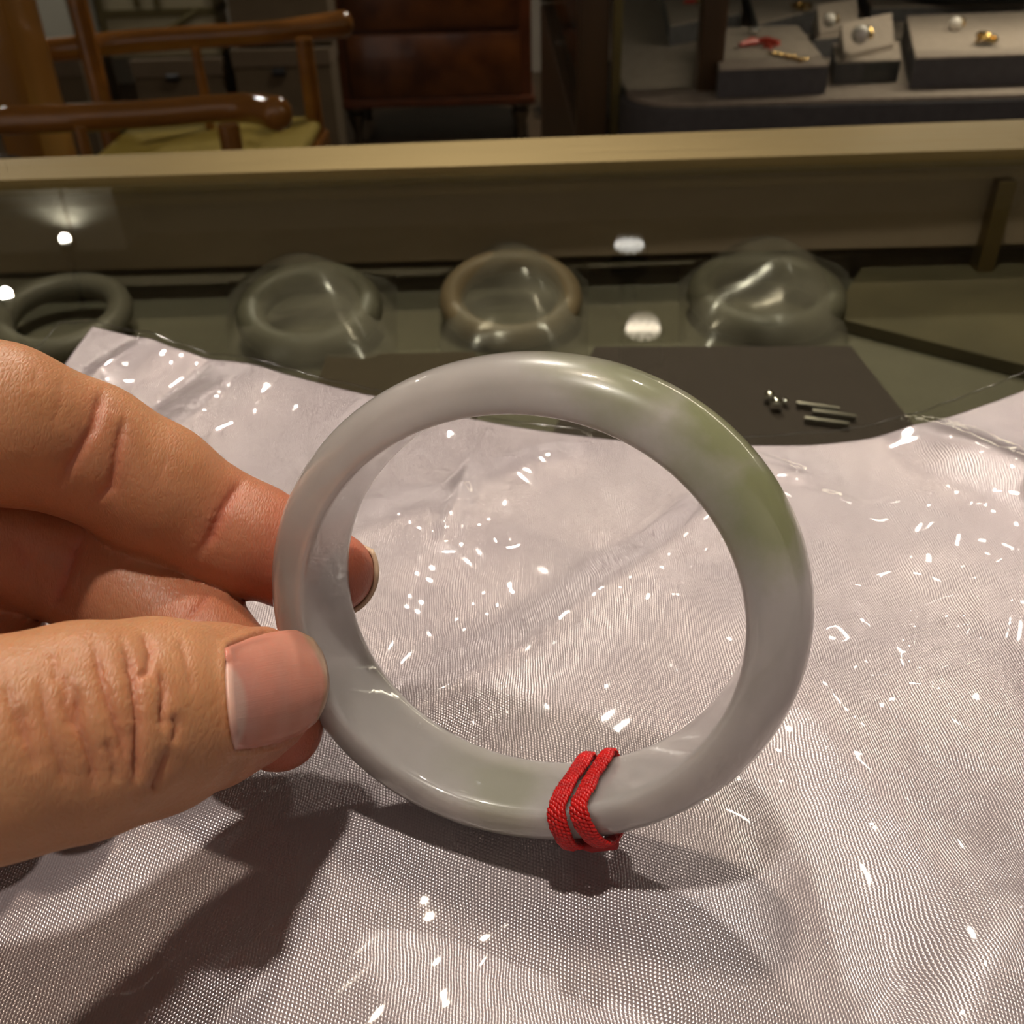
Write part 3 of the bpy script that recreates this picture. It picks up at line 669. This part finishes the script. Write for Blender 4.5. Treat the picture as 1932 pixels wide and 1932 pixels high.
CREASES = [  # polyline in the photo's pixels, depth mm, half width mm
    ([(175, 1200), (194, 1275), (215, 1345), (232, 1400), (245, 1470)], .42, .45), ([(231, 1204), (248, 1245), (257, 1279), (265, 1361), (263, 1420), (261, 1465), (257, 1500)], .55, .5), ([(268, 1189), (287, 1223), (284, 1262), (257, 1279)], .4, .45),
    ([(306, 1256), (315, 1309), (310, 1350), (307, 1391)], .4, .45), ([(337, 1200), (350, 1235), (358, 1268), (367, 1324)], .16, .35), ([(142, 1279), (149, 1361), (175, 1435), (183, 1529)], .42, .5), ([(201, 1391), (215, 1440), (224, 1491)], .3, .4),
    ([(324, 1409), (310, 1450), (298, 1480), (290, 1500)], .4, .5), ([(330, 1345), (338, 1375), (324, 1409)], .3, .45), ([(123, 1260), (127, 1324), (145, 1400)], .25, .45), ([(37, 1324), (55, 1400), (71, 1473)], .25, .5), ([(75, 1264), (89, 1361), (115, 1440), (138, 1510)], .28, .5), ([(100, 1225), (112, 1300)], .2, .4), ([(10, 1280), (25, 1340), (60, 1440)], .2, .5),
    ([(197, 730), (188, 770), (179, 805), (142, 868), (101, 947)], .75, .9), ([(238, 779), (228, 830), (220, 876), (209, 920), (156, 965)], .7, .7), ([(462, 898), (440, 930), (425, 958), (408, 990), (395, 1017), (358, 1070)], .75, .9), ([(320, 850), (300, 905), (280, 935)], .10, .4), ([(120, 705), (112, 770), (95, 820)], .12, .5), ([(70, 690), (64, 740)], .1, .5),
    ([(156, 1000), (123, 1085), (90, 1167)], .6, .9), ([(400, 1115), (370, 1150), (350, 1170)], .3, .6), ([(30, 1010), (60, 1090)], .3, .8)]
disp = np.zeros(nv)
def poly_d(pts3):
    lo_ = pts3.min(0)-.004; hi_ = pts3.max(0)+.004; sel = np.where(np.all((co > lo_) & (co < hi_), 1))[0]; d = np.full(len(sel), 9.)
    kk = np.zeros(len(sel)); n = len(pts3)-1
    for i, (a, b) in enumerate(zip(pts3[:-1], pts3[1:])):
        ab = b-a; k = np.clip(((co[sel]-a) @ ab)/(ab @ ab+1e-12), 0, 1); e = np.linalg.norm(co[sel]-a-k[:, None]*ab, axis=1); m = e < d; d[m] = e[m]; kk[m] = (i+k[m])/n
    return sel, d*1000, kk
for ic, (pl, dep, w) in enumerate(CREASES):
    if ic < 14: dep, w = dep*1.55, w*.95
    pts = []
    for (a, b) in zip(pl[:-1], pl[1:]):
        for k in np.linspace(0, 1, 7)[:-1]:
            q = on_skin(a[0]+(b[0]-a[0])*k+random.uniform(-1.5, 1.5), a[1]+(b[1]-a[1])*k)
            if q is not None: pts.append(q)
    if len(pts) < 3: continue
    sel, d, kk = poly_d(np.array(pts)); tp = np.clip(np.minimum(kk, 1-kk)*5, .15, 1)
    disp[sel] -= dep*.75*tp*np.exp(-(d/(w*.7))**2)+dep*.5*tp*np.exp(-(d/(w*2.4))**2); pass
# thumb nail bed
NAIL = [(428, 1222), (470, 1204), (520, 1193), (558, 1192), (588, 1212), (606, 1243), (613, 1285), (610, 1325), (596, 1356), (568, 1382), (520, 1402), (470, 1412), (442, 1413), (436, 1370), (430, 1310), (424, 1260)]
nb = [on_skin(u, v) for u, v in NAIL]; nb = np.array([q for q in nb if q is not None])
front = (nr @ np.array(ray(520, 1300))) < 0
cen = on_skin(515, 1303)
pxu = co - np.array(CO); pc = pxu @ M; pu = CX+FPX*pc[:, 0]/pc[:, 2]; pv = CX+FPX*pc[:, 1]/pc[:, 2]
def inside(u, v, poly):
    c = np.zeros(len(u), bool); j = len(poly)-1
    for i in range(len(poly)):
        (xi, yi), (xj, yj) = poly[i], poly[j]; c ^= ((yi > v) != (yj > v)) & (u < (xj-xi)*(v-yi)/(yj-yi+1e-9)+xi); j = i
    return c
cand = front & (np.linalg.norm(co-cen, axis=1) < .014)
ci = np.where(cand)[0]; ins = inside(pu[ci], pv[ci], NAIL)
ed = np.full(len(ci), 99.)
for a, b in zip(NAIL, NAIL[1:]+NAIL[:1]):
    a = np.array(a, float); b = np.array(b, float); ab = b-a; p = np.stack([pu[ci], pv[ci]], 1); k = np.clip(((p-a) @ ab)/(ab @ ab), 0, 1); ed = np.minimum(ed, np.linalg.norm(p-a-k[:, None]*ab, axis=1))
ed *= .069
rim = np.exp(-((ed-.55)/.55)**2)*(~ins)*np.clip((585-pu[ci])/40, 0, 1); disp[ci] += .38*rim; disp[ci] -= .25*ins
co2 = co+nr*disp[:, None]*.001
# flush at finger tips and knuckle; crease shade put into the skin colour by depth
fl = np.zeros(nv)
for u, v, Z, r, a in ((600, 1075, 150, 16, .95), (480, 1030, 148, 12, .55), (526, 1372, 140, 20, .85), (380, 1220, 146, 18, .6), (120, 930, 150, 14, .35), (520, 1400, 124, 9, .45), (430, 1440, 122, 9, .3), (110, 1080, 146, 20, .5), (0, 1150, 146, 22, .5)):
    p = np.array(wm(c2w(cam3(u, v, Z)))); d = np.linalg.norm(co-p, axis=1)*1000; fl = np.maximum(fl, a*np.exp(-(d/r)**2))
fl = np.clip(fl+np.clip(-disp, 0, .8)*.55, 0, 1)
hand_c = Vector(co2.mean(0)); hand_c.z = co2[:, 2].min()
me2.vertices.foreach_set('co', (co2-np.array(hand_c)).astype(np.float32).ravel()); me2.update()
at = me2.attributes.new('flush_crease_shade', 'FLOAT', 'POINT'); at.data.foreach_set('value', fl.astype(np.float32))
hand = bpy.data.objects.new('hand', me2); COL.objects.link(hand); hand.location = hand_c; me2.name = 'hand'
me2.materials.clear(); me2.materials.append(m_skin)
for p in me2.polygons: p.use_smooth = True
tag(hand, 'bare hand pinching the jade bangle between thumb and finger', 'hand')
# thumb nail plate: rows from cuticle to free edge, laid on the nail bed
bvh2 = BVHTree.FromPolygons([Vector(p) for p in co2], [tuple(p.vertices) for p in me2.polygons])
top = [(426, 1222), (470, 1204), (520, 1193), (558, 1190), (590, 1206), (607, 1232)]; bot = [(443, 1414), (480, 1411), (522, 1402), (566, 1385), (596, 1360), (609, 1336)]
NS, NTn = 20, 22
def pl_at(pl, k):
    k = k*(len(pl)-1); i = min(int(k), len(pl)-2); f = k-i; return np.array(pl[i])*(1-f)+np.array(pl[i+1])*f
grid = np.zeros((NS, NTn, 3)); uvg = []
from mathutils import geometry
depthfit = []
for i in range(NS):
    for j in range(NTn):
        s, t_ = i/(NS-1), j/(NTn-1); a, b = pl_at(top, s), pl_at(bot, s); p = a*(1-t_)+b*t_
        bow = 4*t_*(1-t_); p = p+np.array([(-4*(1-s)+11*s*s)*bow, 0])
        h = bvh2.ray_cast(CO, Vector(ray(*p)).normalized())
        Zc = (np.array(h[0])-np.array(CO)) @ M[:, 2]*1000 if h[0] else np.nan
        grid[i, j] = (p[0], p[1], Zc)
Zg = grid[..., 2]; ok = ~np.isnan(Zg)
U, T_ = np.meshgrid(np.linspace(-1, 1, NTn), np.linspace(0, 1, NS)); A = np.stack([np.ones_like(U), U, U**2, T_, T_**2, U*T_, U**4], -1)
cf, *_ = np.linalg.lstsq(A[ok], Zg[ok], rcond=None); Zs = A @ cf
Zn = np.minimum(Zs, np.where(ok, Zg, Zs))-.42
vsn = [c2w(cam3(grid[i, j, 0], grid[i, j, 1], Zn[i, j])) for i in range(NS) for j in range(NTn)]
fsn = [(i*NTn+j, (i+1)*NTn+j, (i+1)*NTn+j+1, i*NTn+j+1) for i in range(NS-1) for j in range(NTn-1)]
nme = bpy.data.meshes.new('thumb_nail'); nme.from_pydata([wm(p)-hand_c for p in vsn], [], fsn); uvl = nme.uv_layers.new(name='UVMap')
for lp in nme.loops:
    i, j = divmod(lp.vertex_index, NTn); uvl.data[lp.index].uv = (i/(NS-1), j/(NTn-1))
no = link('nail', nme, m_nail); no.parent = hand; no['label'] = 'short pink thumb nail with a pale moon at the cuticle'
md = no.modifiers.new('thick', 'SOLIDIFY'); md.thickness = .0004; md.offset = 0
# index nail seen edge-on behind the bangle
tip = cam3(626, 1080, 152); axf = cam3(700, 1110, 153)-cam3(470, 1018, 151); axf /= np.linalg.norm(axf)
back = VZ-axf*(VZ @ axf); back /= np.linalg.norm(back); side = np.cross(axf, back)
vs = []; fs = []; n1, n2 = 14, 15
for i in range(n1):
    for j in range(n2):
        a = (j/(n2-1)-.5)*2.3-.12; ph_ = (-.35+1.95*i/(n1-1))*(1-.06*a*a)
        n_ = back*math.cos(ph_)*math.cos(a)+axf*math.sin(ph_)*math.cos(a*.8)+side*math.sin(a); n_ /= np.linalg.norm(n_)
        vs.append(c2w(tip+(6.55+.75*(i/(n1-1))**2)*n_))
for i in range(n1-1):
    for j in range(n2-1): k = i*n2+j; fs.append((k, k+1, k+n2+1, k+n2))
o = MB().add(vs, fs).build('nail', m_nailedge, hand, True, 80); o['label'] = 'fingertip nail edge seen through the bangle'
o.data.transform(Matrix.Translation(Vector((0, 0, 0))))
md = o.modifiers.new('thick', 'SOLIDIFY'); md.thickness = .0007

# ------------------------------------------------------------------ armchair beyond the counter
AD = -340.0
na = [zp(u, v, AD) for u, v in ((-260, 250), (-120, 238), (0, 228), (150, 222), (300, 214), (400, 205), (470, 204), (520, 214))]
fa = [zp(u, v, AD) for u, v in ((60, 98), (150, 90), (230, 80), (375, 70), (500, 62), (590, 52), (645, 46))]
chair = tag(empty('armchair', (na[3][0], (na[3][1]+fa[3][1])/2, FZ)), 'honey lacquered wooden armchair with mustard seat beyond the counter', 'chair')
def sub(P, n=5):
    out = []; P = [np.array(p) for p in P]
    for i in range(len(P)-1):
        p0, p1, p2, p3 = P[max(i-1, 0)], P[i], P[i+1], P[min(i+2, len(P)-1)]
        for k in range(n):
            t_ = k/n; out.append(.5*((2*p1)+(-p0+p2)*t_+(2*p0-5*p1+4*p2-p3)*t_**2+(-p0+3*p1-3*p2+p3)*t_**3))
    return out+[P[-1]]
for P, r, k in ((na, 20, 1), (fa, 22, 0)):
    Q = sub(P); n = len(Q); e_ = Q[-1]-Q[-2]; e_ /= np.linalg.norm(e_); R_e = r*1.28
    Q += [Q[-1]+e_*R_e*k_ for k_ in (.3, .55, .75, .85)]
    rad = [r*(1+.28*max(0, (i-n+9)/9)) for i in range(n)]+[R_e*.95, R_e*.8, R_e*.5, R_e*.1]
    MB().tube(Q, rad, 16).build('armrest', m_honey, chair, True, 60)
def post(p, r, ztop, zbot, name, mat=m_honey, lean=(0, 0)):
    p = np.array(p); MB().tube([(p[0], p[1], ztop), (p[0]+lean[0]*.5, p[1]+lean[1]*.5, (ztop+zbot)/2), (p[0]+lean[0], p[1]+lean[1], zbot)], [r*.9, r, r], 14).build(name, mat, chair, True, 60)
nfp = zp(430, 235, AD); ffp = zp(573, 72, AD); nms = zp(150, 240, AD); fms = zp(368, 88, AD); fbp = zp(168, 92, AD); nbp = na[1]
post(nfp, 17, AD, FZ, 'leg'); post(ffp, 19, AD, FZ, 'leg')
post(nms, 9, AD, -520, 'spindle'); post(fms, 10, AD, -520, 'spindle')
post((fbp[0], fbp[1]), 20, AD+420, FZ, 'leg'); post((nbp[0], nbp[1]), 20, AD+420, FZ, 'leg')
ymid = (nbp[1]+fbp[1])/2; sx = yp(45, 150, ymid)
MB().box((sx[0]-36, ymid-70, -500), (sx[0]+30, ymid+70, AD+400), 8).build('back_splat', m_honey2, chair, True)
MB().tube(sub([(nbp[0], nbp[1]-60, AD+410), (nbp[0]-10, ymid, AD+450), (fbp[0], fbp[1]+60, AD+410)]), 20, 14).build('top_rail', m_honey, chair, True)
xs0 = min(nbp[0], fbp[0])+10; xs1 = zp(600, 240, -500)[0]
ya, yb = na[3][1]+30, fa[3][1]-20
MB().box((xs0, ya, -560), (xs1+10, yb+10, -520), 8).build('seat_frame', m_honey, chair, True)
MB().box((xs0+40, ya+6, -519), (xs1, yb, -492), 12, seg=4).build('seat_cushion', m_yellow, chair, True)
for y in (ya, yb): MB().box((xs0, y-10, -880), (xs1, y+10, -850), 4).build('stretcher', m_honey, chair, True)
# a dark object on the counter side at far left
pb = zp(12, 300, -330); tag(MB().lathe((pb[0]-20, pb[1], -420), [(40, 0), (46, 20), (46, 70), (38, 86), (20, 92), (.1, 92)], 20).build('dark_pot', simple('dark teal glaze', (.01, .018, .018), .25), None, True), 'dark teal pot at the left edge above the brass rail', 'pot')
tag(MB().box((pb[0]-120, pb[1]-90, FZ), (pb[0]+40, pb[1]+90, -421), 4).build('side_stand', m_walnut), 'dark walnut stand under the teal pot at the left', 'stand')

# ------------------------------------------------------------------ boxes and cabinet behind the chair
def carton(u0, u1, vtop, y, depth, zbot, label, handle=None, lid=60, mat=m_card):
    a = yp(u0, vtop, y); b = yp(u1, vtop, y); zt = (a[2]+b[2])/2
    r = tag(empty('storage_box', ((a[0]+b[0])/2, y+depth/2, zbot)), label, 'box', 'storage boxes behind the chair')
    MB().box((a[0]+4, y+4, zbot), (b[0]-4, y+depth-4, zt-lid+5), 2).build('box_body', mat, r)
    MB().box((a[0], y, zt-lid), (b[0], y+depth, zt), 4).build('box_lid', m_cardlid, r)
    if handle:
        hu, hv = handle; h = yp(hu, hv, y); 
        MB().tube([(h[0]-22, y+3.5, h[2]), (h[0]+22, y+3.5, h[2])], 15, 12).build('hand_hole', m_black, r, True)
    return zt
zb1 = carton(242, 418, 112, 3800, 190, FZ, 'low cardboard storage box with hand hole seen through the armrest gap', (326, 147))
carton(432, 622, 92, 3780, 200, FZ, 'cardboard storage box with hand hole beside the red chest', (527, 137))
zz = yp(520, 88, 3780)[2]
carton(415, 612, -60, 3790, 190, zz+4, 'plain storage box stacked beside the red chest', None)
carton(68, 150, 112, 3700, 320, FZ, 'brown storage box standing beside the white cabinet')
pl0 = yp(195, 62, 3830); pl1 = yp(412, 62, 3830); zt_ = yp(300, -40, 3830)[2]
par = tag(empty('parcel', ((pl0[0]+pl1[0])/2, 3900, zb1+2)), 'cream parcel with olive straps lying on a storage box', 'parcel')
MB().box((pl0[0], 3830, zb1+2), (pl1[0], 4000, zt_), 10, seg=3).build('wrapped_body', m_cream, par, True)
MB().box((pl0[0]-3, 3824, yp(300, 32, 3830)[2]), (pl1[0]+3, 4004, yp(300, 16, 3830)[2]), 2).build('strap', m_olive, par)
for u in (190, 262, 300):
    q = yp(u, 20, 3830); MB().box((q[0]-12, 3823, zb1+40 if u == 190 else yp(u, 14, 3830)[2]), (q[0]+8, 4005, zt_+3), 2).build('strap', m_olive, par)
q0 = yp(318, 56, 3826); q1 = yp(372, 22, 3826); MB().tube([q0, q1], 11, 8).build('strap', m_olive, par)
# tall white cabinet (its upper half mirrors in the glass)
yc_ = 4350.0; c0 = yp(52, 50, yc_)[0]; c1 = yp(134, 50, yc_)[0]
zc0 = yp(100, 92, yc_)[2]
wc = tag(empty('wall_cabinet', ((c0+c1)/2, yc_+150, zc0)), 'white cabinet on dark feet, its front mirrored in the counter glass', 'cabinet')
ztop = 2*GLASS-yp(90, 475, yc_)[2]
MB().box((c0-420, yc_, zc0), (c1, yc_+300, ztop), 6).build('body', m_white, wc)
MB().box((c0-300, yc_+10, zc0-22), (c1, yc_+300, zc0-1), 3).build('dark_plinth', m_black, wc)
MB().box((c0-290, yc_+40, FZ), (c1-10, yc_+290, zc0-23), 6).build('stand', m_walnut, wc)
for k in (.5,):
    MB().box((c0-296+k*(c1-c0+300), yc_-3, zc0+20), (c0-290+k*(c1-c0+300), yc_+2, ztop-20)).build('door_gap', m_walnut, wc)
MB().box((c0-30, yc_-60, zc0-30), (c0-8, yc_-6, 200), 3).build('side_upright', m_walnut, wc)

# ------------------------------------------------------------------ chest of drawers
y0 = 4000.0; a = yp(634, 100, y0); b = yp(1003, 100, y0); zb = yp(820, 196, y0)[2]
ch = tag(empty('chest_of_drawers', ((a[0]+b[0])/2, y0+230, FZ)), 'dark red burl wood chest of drawers on turned feet', 'chest')
MB().box((a[0], y0, zb), (b[0], y0+460, 60), 6).build('carcass', m_burl_dark, ch)
zs = [yp(820, 186, y0)[2], yp(820, 58, y0)[2], yp(820, -90, y0)[2], yp(820, -190, y0)[2]]
for i in range(3):
    d = MB().box((a[0]+42, y0-10, zs[i]+8), (b[0]-42, y0-.5, zs[i+1]-8), 5).build('drawer', m_burl, ch, True)
    mz = (zs[i]+zs[i+1])/2
    MB().lathe(((a[0]+b[0])/2, y0-11, mz), [(12, 0), (12, 2), (5, 3), (.1, 3)], 14, (0, -1, 0)).build('keyhole_plate', m_burl_dark, d, True)
MB().box((a[0]-12, y0-14, zb-8), (b[0]+12, y0+470, zb+22), 5).build('base_moulding', m_burl_dark, ch)
MB().box((a[0]-20, y0-20, 60), (b[0]+20, y0+480, 84), 6).build('top_board', m_burl_dark, ch)
for x in (a[0]+45, b[0]-45):
    for y in (y0+45, y0+410):
        hgt = zb-8-FZ; MB().lathe((x, y, FZ), [(14, 0), (18, 6), (16, hgt*.25), (30, hgt*.62), (38, hgt*.78), (26, hgt*.84), (42, hgt*.9), (42, hgt)], 18).build('turned_foot', m_pewter, ch, True)
# painted tin beside the chest
yt = 4300.0; a = yp(1032, 100, yt); b = yp(1118, 100, yt); zt0 = yp(1060, 82, yt)[2]; zb0 = yp(1060, 226, yt)[2]
tn = tag(empty('painted_tin', ((a[0]+b[0])/2, yt+80, FZ)), 'dark green painted tin with a bird panel beside the chest', 'tin')
MB().box((a[0], yt, FZ), (b[0], yt+180, zt0-22), 10, seg=3).build('tin_body', m_green_tin, tn, True)
MB().box((a[0]-6, yt-6, zt0-20), (b[0]+6, yt+186, zt0), 10, seg=3).build('tin_lid', m_green_tin, tn, True)
cx_, cz_ = (a[0]+b[0])/2-4, (zt0+zb0)/2-20; w_, h_ = (b[0]-a[0])*.38, (zt0-zb0)*.36
def oval(cx, cz, w, h, y, n=28, e=.6): return [(cx+w*np.sign(math.cos(t))*abs(math.cos(t))**e, y, cz+h*np.sign(math.sin(t))*abs(math.sin(t))**e) for t in [2*math.pi*i/n for i in range(n)]]
def plate(pts, th, name, mat, par):
    n = len(pts); vs = pts+[(p[0], p[1]+th, p[2]) for p in pts]; fs = [tuple(range(n)), tuple(range(2*n-1, n-1, -1))]+[(i, (i+1) % n, n+(i+1) % n, n+i) for i in range(n)]
    return MB().add(vs, fs).build(name, mat, par)
pnl = plate(oval(cx_, cz_, w_, h_, yt-3), 3, 'painted_panel', simple('old ochre paint', (.26, .17, .07), .6, noise=.4, scale=30), tn)
plate(oval(cx_+w_*.25, cz_-h_*.02, w_*.42, h_*.36, yt-5, 16, 1), 2, 'blue_shape', simple('dull blue paint', (.05, .075, .085), .6), pnl)
plate(oval(cx_+w_*.2, cz_+h_*.5, w_*.3, h_*.22, yt-5, 12, 1), 2, 'yellow_shape', simple('ochre yellow paint', (.36, .27, .07), .6), pnl)
plate(oval(cx_-w_*.2, cz_-h_*.6, w_*.5, h_*.2, yt-5, 12, 1), 2, 'red_shape', simple('brick paint', (.25, .09, .045), .6), pnl)

# ------------------------------------------------------------------ second show case with trays
TZ = -250.0
sc2 = tag(empty('glass_showcase', (800, 1500, FZ)), 'glass show case with dark walnut posts on the right', 'showcase')
pL = zp(1122, 236, TZ-40); pM = zp(1333, 236, TZ-40)
yF = pM[1]
def vpost(u, v, w, name='post', y=None, zt=20):
    p = yp(u, v, y or yF); MB().box((p[0]-w/2, (y or yF)-w/2, TZ-60), (p[0]+w/2, (y or yF)+w/2, zt), 2).build(name, m_walnut, sc2); return p[0]
xp1 = vpost(1338, 120, 27); xp0 = vpost(1118, 120, 34, y=yF+30)
xr = 1500.0; yB = 2300.0
MB().box((xp0-17, yF-20, FZ), (xr, yB, TZ-61), 3).build('base_cabinet', m_walnut, sc2)
MB().box((xp0+20, yF-3, TZ-58), (xp1-15, yF+1, 0)).build('front_pane', m_pane, sc2)
MB().box((xp1+15, yF-3, TZ-58), (xr, yF+1, 0)).build('front_pane', m_pane, sc2)
MB().box((xp0-3, yF+50, TZ-58), (xp0+2, yB, 0)).build('side_pane', m_pane, sc2)
MB().box((xp0-17, yF-20, 1), (xr, yB, 20), 3).build('top_board', m_walnut, sc2)
MB().box((xp0+20, yF+8, TZ-58), (xp0+30, yF+24, 0)).build('brass_strip', m_brass, sc2)
MB().box((xp0-17, yB, TZ-60), (xr, yB+20, 0), 2).build('back_board', m_walnut, sc2)
bar = MB().box((xp1+40, yF+30, -10), (xr-100, yF+46, 0), 1).build('added_light_bar', emis('added tray glow', (1, .87, .70), 3.0), sc2)  # unseen glowing bar, added to brighten the trays
al = bpy.data.lights.new('added_tray_light', 'AREA'); alo = bpy.data.objects.new('bar_light', al); COL.objects.link(alo)  # area light of the added bar, fills the trays
al.shape = 'RECTANGLE'; al.size = .8; al.size_y = .03; al.energy = 1.7; al.color = (1, .85, .68)
alo.location = wm(((xp1+xr-60)/2, yF+60, -14))-sc2.location; alo.parent = sc2; alo.rotation_euler = (-.45, 0, 0)
# round cornered suede base tray
tl = zp(1205, 205, TZ); 
x_l, y_f = tl[0]-4, zp(1500, 190, TZ)[1]
pts = []
R_ = 55
for h in np.linspace(math.pi, 1.5*math.pi, 10): pts.append((x_l+R_+R_*math.cos(h), y_f+R_+R_*math.sin(h)))
pts += [(xr-60, y_f), (xr-60, yB-60), (x_l, yB-60)]
bt = tag(empty('base_tray', (x_l+300, y_f+200, TZ-59)), 'large taupe suede display base with rounded corner in the show case', 'tray')
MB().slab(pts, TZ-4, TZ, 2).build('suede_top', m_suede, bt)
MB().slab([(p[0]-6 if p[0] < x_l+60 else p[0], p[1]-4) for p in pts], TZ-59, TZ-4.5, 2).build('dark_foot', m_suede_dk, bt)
def block(pxs, h, label, name='display_block', z=TZ, dark=True):
    P = [tuple(zp(u, v, z)[:2]) for u, v in pxs]; c = np.mean(P, 0)
    r = tag(empty(name, (c[0], c[1], z)), label, 'display block', 'suede display blocks')
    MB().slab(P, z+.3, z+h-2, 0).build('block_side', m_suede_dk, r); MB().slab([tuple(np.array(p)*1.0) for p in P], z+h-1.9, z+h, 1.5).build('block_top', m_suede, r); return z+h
hA = block([(1352, 187), (1556, 178), (1500, 95), (1340, 100)], 30, 'grey suede block with the coral branch, near the walnut post')
hB = block([(1262, 88), (1395, 62), (1400, 0), (1248, 14)], 26, 'small grey suede block at the back left with a red stone')
hC = block([(1425, 92), (1580, 48), (1560, -20), (1400, 0)], 30, 'grey suede block turned at an angle behind the coral block')
hE = block([(1716, 168), (2010, 158), (1960, 70), (1700, 80)], 32, 'wide grey suede block at the right with a pearl and gold piece')
hF = block([(1640, 42), (2000, 36), (2000, -40), (1600, -30)], 20, 'long flat suede slab at the back of the show case')
hD = block([(1572, 160), (1692, 155), (1690, 118), (1565, 122)], 24, 'small wedge suede stand carrying the front pearl', 'ring_stand')
hD2 = block([(1532, 112), (1620, 105), (1615, 70), (1528, 78)], 24, 'small wedge suede stand carrying the rear pearl', 'ring_stand')
def wedge(pxs, z, h, label):
    P = [zp(u, v, z) for u, v in pxs]; vs = [(*P[0][:2], z+.4), (*P[1][:2], z+.4), (*P[2][:2], z+.4), (*P[3][:2], z+.4), (*P[0][:2], z+6), (*P[1][:2], z+6), (*P[2][:2], z+h), (*P[3][:2], z+h)]
    o = MB().add(vs, [(0, 1, 2, 3), (4, 5, 6, 7), (0, 1, 5, 4), (1, 2, 6, 5), (2, 3, 7, 6), (3, 0, 4, 7)]).build('ring_cushion', m_suede); return tag(o, label, 'cushion', 'slanted ring cushions')
wedge([(1592, 116), (1685, 92), (1675, 68), (1580, 90)], hD, 26, 'slanted suede cushion under the front pearl')
wedge([(1545, 72), (1618, 56), (1610, 36), (1535, 52)], hD2, 26, 'slanted suede cushion under the rear pearl')
# jewels
def pearl(u, v, z, r, label, cap=True):
    p = zp(u, v, z); e = tag(empty('pearl_earring', (p[0], p[1], z)), label, 'pearl jewellery', 'pearls in the show case')
    MB().ball((p[0], p[1], z+r), r).build('pearl', m_pearl, e, True)
    if cap: MB().torus((p[0]+r*.9, p[1], z+r*1.2), r*.55, r*.22, (1, .2, .5), 16, 6).build('gold_mount', m_gold, e, True)
pearl(1563, 52, hD2+18, 8, 'white pearl on the rear slanted cushion'); pearl(1620, 84, hD+16, 10, 'large white pearl on the front slanted cushion'); pearl(1800, 58, hE, 8, 'grey pearl on the wide right block')
def cluster(u, v, z, label, n=5, sp=10, r=4, mat=None, name='gold_jewel'):
    p = zp(u, v, z); e = tag(empty(name, (p[0], p[1], z)), label, 'jewellery', 'gold pieces in the show case'); rd = random.Random(int(u))
    for k in range(n): MB().torus((p[0]+rd.uniform(-sp, sp), p[1]+rd.uniform(-sp, sp), z+r*1.1), r, r*.32, (rd.uniform(-.5, .5), rd.uniform(-.5, .5), 1), 16, 6).build('gold_link', mat or m_gold, e, True)
cluster(1510, 20, hC, 'gold cluster brooch on the angled block', 7, 11, 6); cluster(1850, 84, hE, 'round gold pendant on the wide right block', 5, 9, 7)
cl = zp(1460, 104, hA); ce = tag(empty('gold_chain', (cl[0], cl[1], hA)), 'fine gold chain with bright ends on the coral block', 'chain')
for k in range(9):
    q = zp(1455+k*7.5, 103+k*1.8, hA); MB().torus((q[0], q[1], hA+1.8), 3.4 if k not in (5, 7, 8) else 5, 1.1, (random.uniform(-.5, .5), .3, 1), 14, 6).build('chain_link', m_gold, ce, True)
cr = zp(1430, 90, hA); cor = tag(empty('coral_branch', (cr[0], cr[1], hA)), 'red coral branch pendant lying on the suede block', 'coral')
for k, (u0, v0, u1, v1, r) in enumerate(((1395, 92, 1430, 86, 4.2), (1425, 84, 1468, 90, 4.6), (1412, 84, 1424, 78, 2.6), (1440, 93, 1456, 95, 3))):
    a = zp(u0, v0, hA); b = zp(u1, v1, hA); m = (a+b)/2+np.array([0, 2, 2]); MB().tube([(a[0], a[1], hA+r), (m[0], m[1], hA+r+1), (b[0], b[1], hA+r)], [r*.5, r, r*.7], 10).build('coral_twig', m_coral, cor, True)
jd = zp(1422, 66, hA); MB().lathe((jd[0], jd[1], hA+2), [(6, 0), (7, 3), (6, 6), (.1, 6.5)], 14).build('grey_bead', m_silver, cor, True)
rs = zp(1300, 8, hB); rd_ = tag(empty('red_stone_jewel', (rs[0], rs[1], hB)), 'small red stone jewel with gold tip on the back block', 'jewel')
MB().tube([(rs[0]-8, rs[1]-6, hB+4), (rs[0]+8, rs[1]+4, hB+4)], [2.5, 4], 10).build('red_stone', m_coral, rd_, True)
MB().ball((rs[0]+14, rs[1]+6, hB+5), 4.5).build('gold_tip', m_gold, rd_, True)
bk = zp(1830, 8, hF); tag(MB().lathe((bk[0]+40, bk[1]+60, hF), [(70, 0), (120, 6), (125, 12), (60, 26), (30, 30), (.1, 30)], 28).build('necklace_stand', m_black, None, True), 'black display disc at the top right of the show case', 'display stand')
